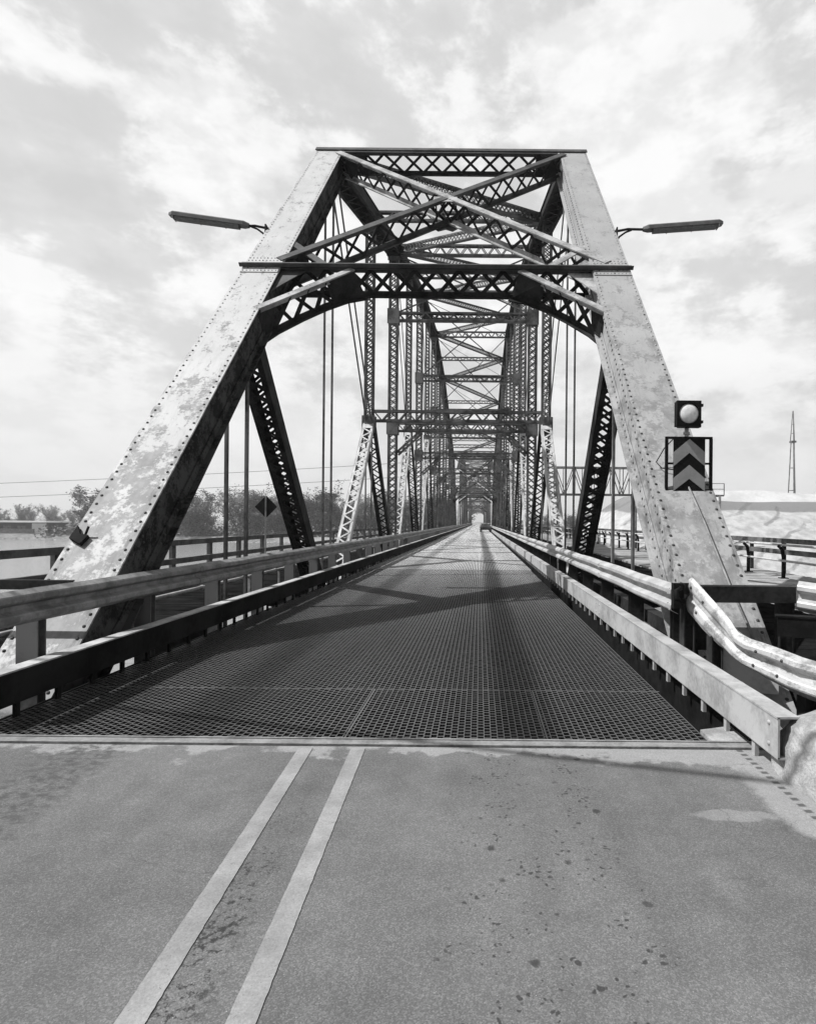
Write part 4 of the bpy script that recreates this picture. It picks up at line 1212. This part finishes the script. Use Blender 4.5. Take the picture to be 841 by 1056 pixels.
W = bpy.data.worlds.new('World'); S.world = W; W.use_nodes = True
nt = W.node_tree; nd = nt.nodes; lk = nt.links
bg = nd['Background']; bg.inputs['Strength'].default_value = .1
sky = nd.new('ShaderNodeTexSky'); sky.sky_type = 'NISHITA'; sky.sun_disc = False; sky.sun_elevation = elev; sky.sun_rotation = az
bw = nd.new('ShaderNodeRGBToBW'); lk.new(sky.outputs[0], bw.inputs[0])
tc = nd.new('ShaderNodeTexCoord'); sep = nd.new('ShaderNodeSeparateXYZ'); lk.new(tc.outputs['Generated'], sep.inputs[0])
def mth(op, a, b=None, clamp=False):
    m = nd.new('ShaderNodeMath'); m.operation = op; m.use_clamp = clamp
    for i, x in ((0, a), (1, b)):
        if x is None: continue
        if isinstance(x, (int, float)): m.inputs[i].default_value = x
        else: lk.new(x, m.inputs[i])
    return m.outputs[0]
def mr(x, a, b, c=0, d=1):
    m = nd.new('ShaderNodeMapRange'); m.interpolation_type = 'SMOOTHSTEP'; lk.new(x, m.inputs[0])
    for i, v in ((1, a), (2, b), (3, c), (4, d)): m.inputs[i].default_value = v
    return m.outputs[0]
cv = nd.new('ShaderNodeMapping'); cv.inputs['Scale'].default_value = (1, .55, 1.75); cv.inputs['Location'].default_value = (2.3, 1.1, .4)
lk.new(tc.outputs['Generated'], cv.inputs['Vector'])
def wn(scale, det, rough, off=0, typ='FBM'):
    t = nd.new('ShaderNodeTexNoise'); t.noise_type = typ; t.inputs['Scale'].default_value = scale; t.inputs['Detail'].default_value = det; t.inputs['Roughness'].default_value = rough
    a = nd.new('ShaderNodeVectorMath'); a.operation = 'ADD'; a.inputs[1].default_value = (off, off*.7, off*.3); lk.new(cv.outputs[0], a.inputs[0]); lk.new(a.outputs[0], t.inputs['Vector']); return t.outputs['Fac']
big = wn(2.6, 3, .5, .0); n1 = wn(4.2, 12, .58, 1.3); n2 = wn(9, 12, .62, 5.1)
cl = mth('ADD', mth('MULTIPLY', big, .36), mth('ADD', mth('MULTIPLY', n1, .40), mth('MULTIPLY', n2, .24)))
edge = mr(cl, .468, .52)                            # billowing bright masses with readable edges
body = mr(n1, .35, .66, 0, 1)
fine_ = mr(n2, .40, .60, 0, 1)
bright = mth('ADD', 5.15, mth('ADD', mth('MULTIPLY', edge, .85), mth('ADD', mth('MULTIPLY', body, .6), mth('ADD', mth('MULTIPLY', fine_, .45), mth('MULTIPLY', mth('MULTIPLY', fine_, edge), .75)))))
low = mr(sep.outputs[2], .02, .28, 1, 0)           # even bright haze near the horizon
mx = nd.new('ShaderNodeMix'); mx.data_type = 'FLOAT'; lk.new(mth('MULTIPLY', low, .75), mx.inputs[0]); lk.new(bright, mx.inputs[2]); mx.inputs[3].default_value = 6.4
cover = mth('MULTIPLY', mr(sep.outputs[2], .66, .82, 1, .1), mr(sep.outputs[1], -.35, .1, .15, 1))       # bank of cloud ahead, cleared unseen overhead and behind to lower fill light
mx2 = nd.new('ShaderNodeMix'); mx2.data_type = 'FLOAT'; lk.new(cover, mx2.inputs[0]); lk.new(bw.outputs[0], mx2.inputs[2]); lk.new(mx.outputs[0], mx2.inputs[3])
lk.new(mx2.outputs[0], bg.inputs['Color'])

cam = bpy.data.cameras.new('camera'); co = bpy.data.objects.new('camera', cam); COL.objects.link(co); S.camera = co
co.location = (0, 0, 1.67)
cam.sensor_fit = 'HORIZONTAL'; cam.sensor_width = 36; cam.lens = 620/841*36
# sensor_fit horizontal: shifts are in units of the image width
cam.shift_x = -(494-420.5)/841; cam.shift_y = (538-528)/841
cam.clip_start = .05; cam.clip_end = 9000
ROLL = .009
co.matrix_world = Matrix.Translation((0, 0, 1.67)) @ Matrix.Rotation(PI/2, 4, 'X') @ Matrix.Rotation(ROLL, 4, 'Z')
vs = S.view_settings; vs.view_transform = 'Standard'; vs.look = 'None'; vs.gamma = 1; vs.exposure = .35; vs.use_curve_mapping = False
S.cycles.max_bounces = 5; S.cycles.diffuse_bounces = 2; S.cycles.glossy_bounces = 2
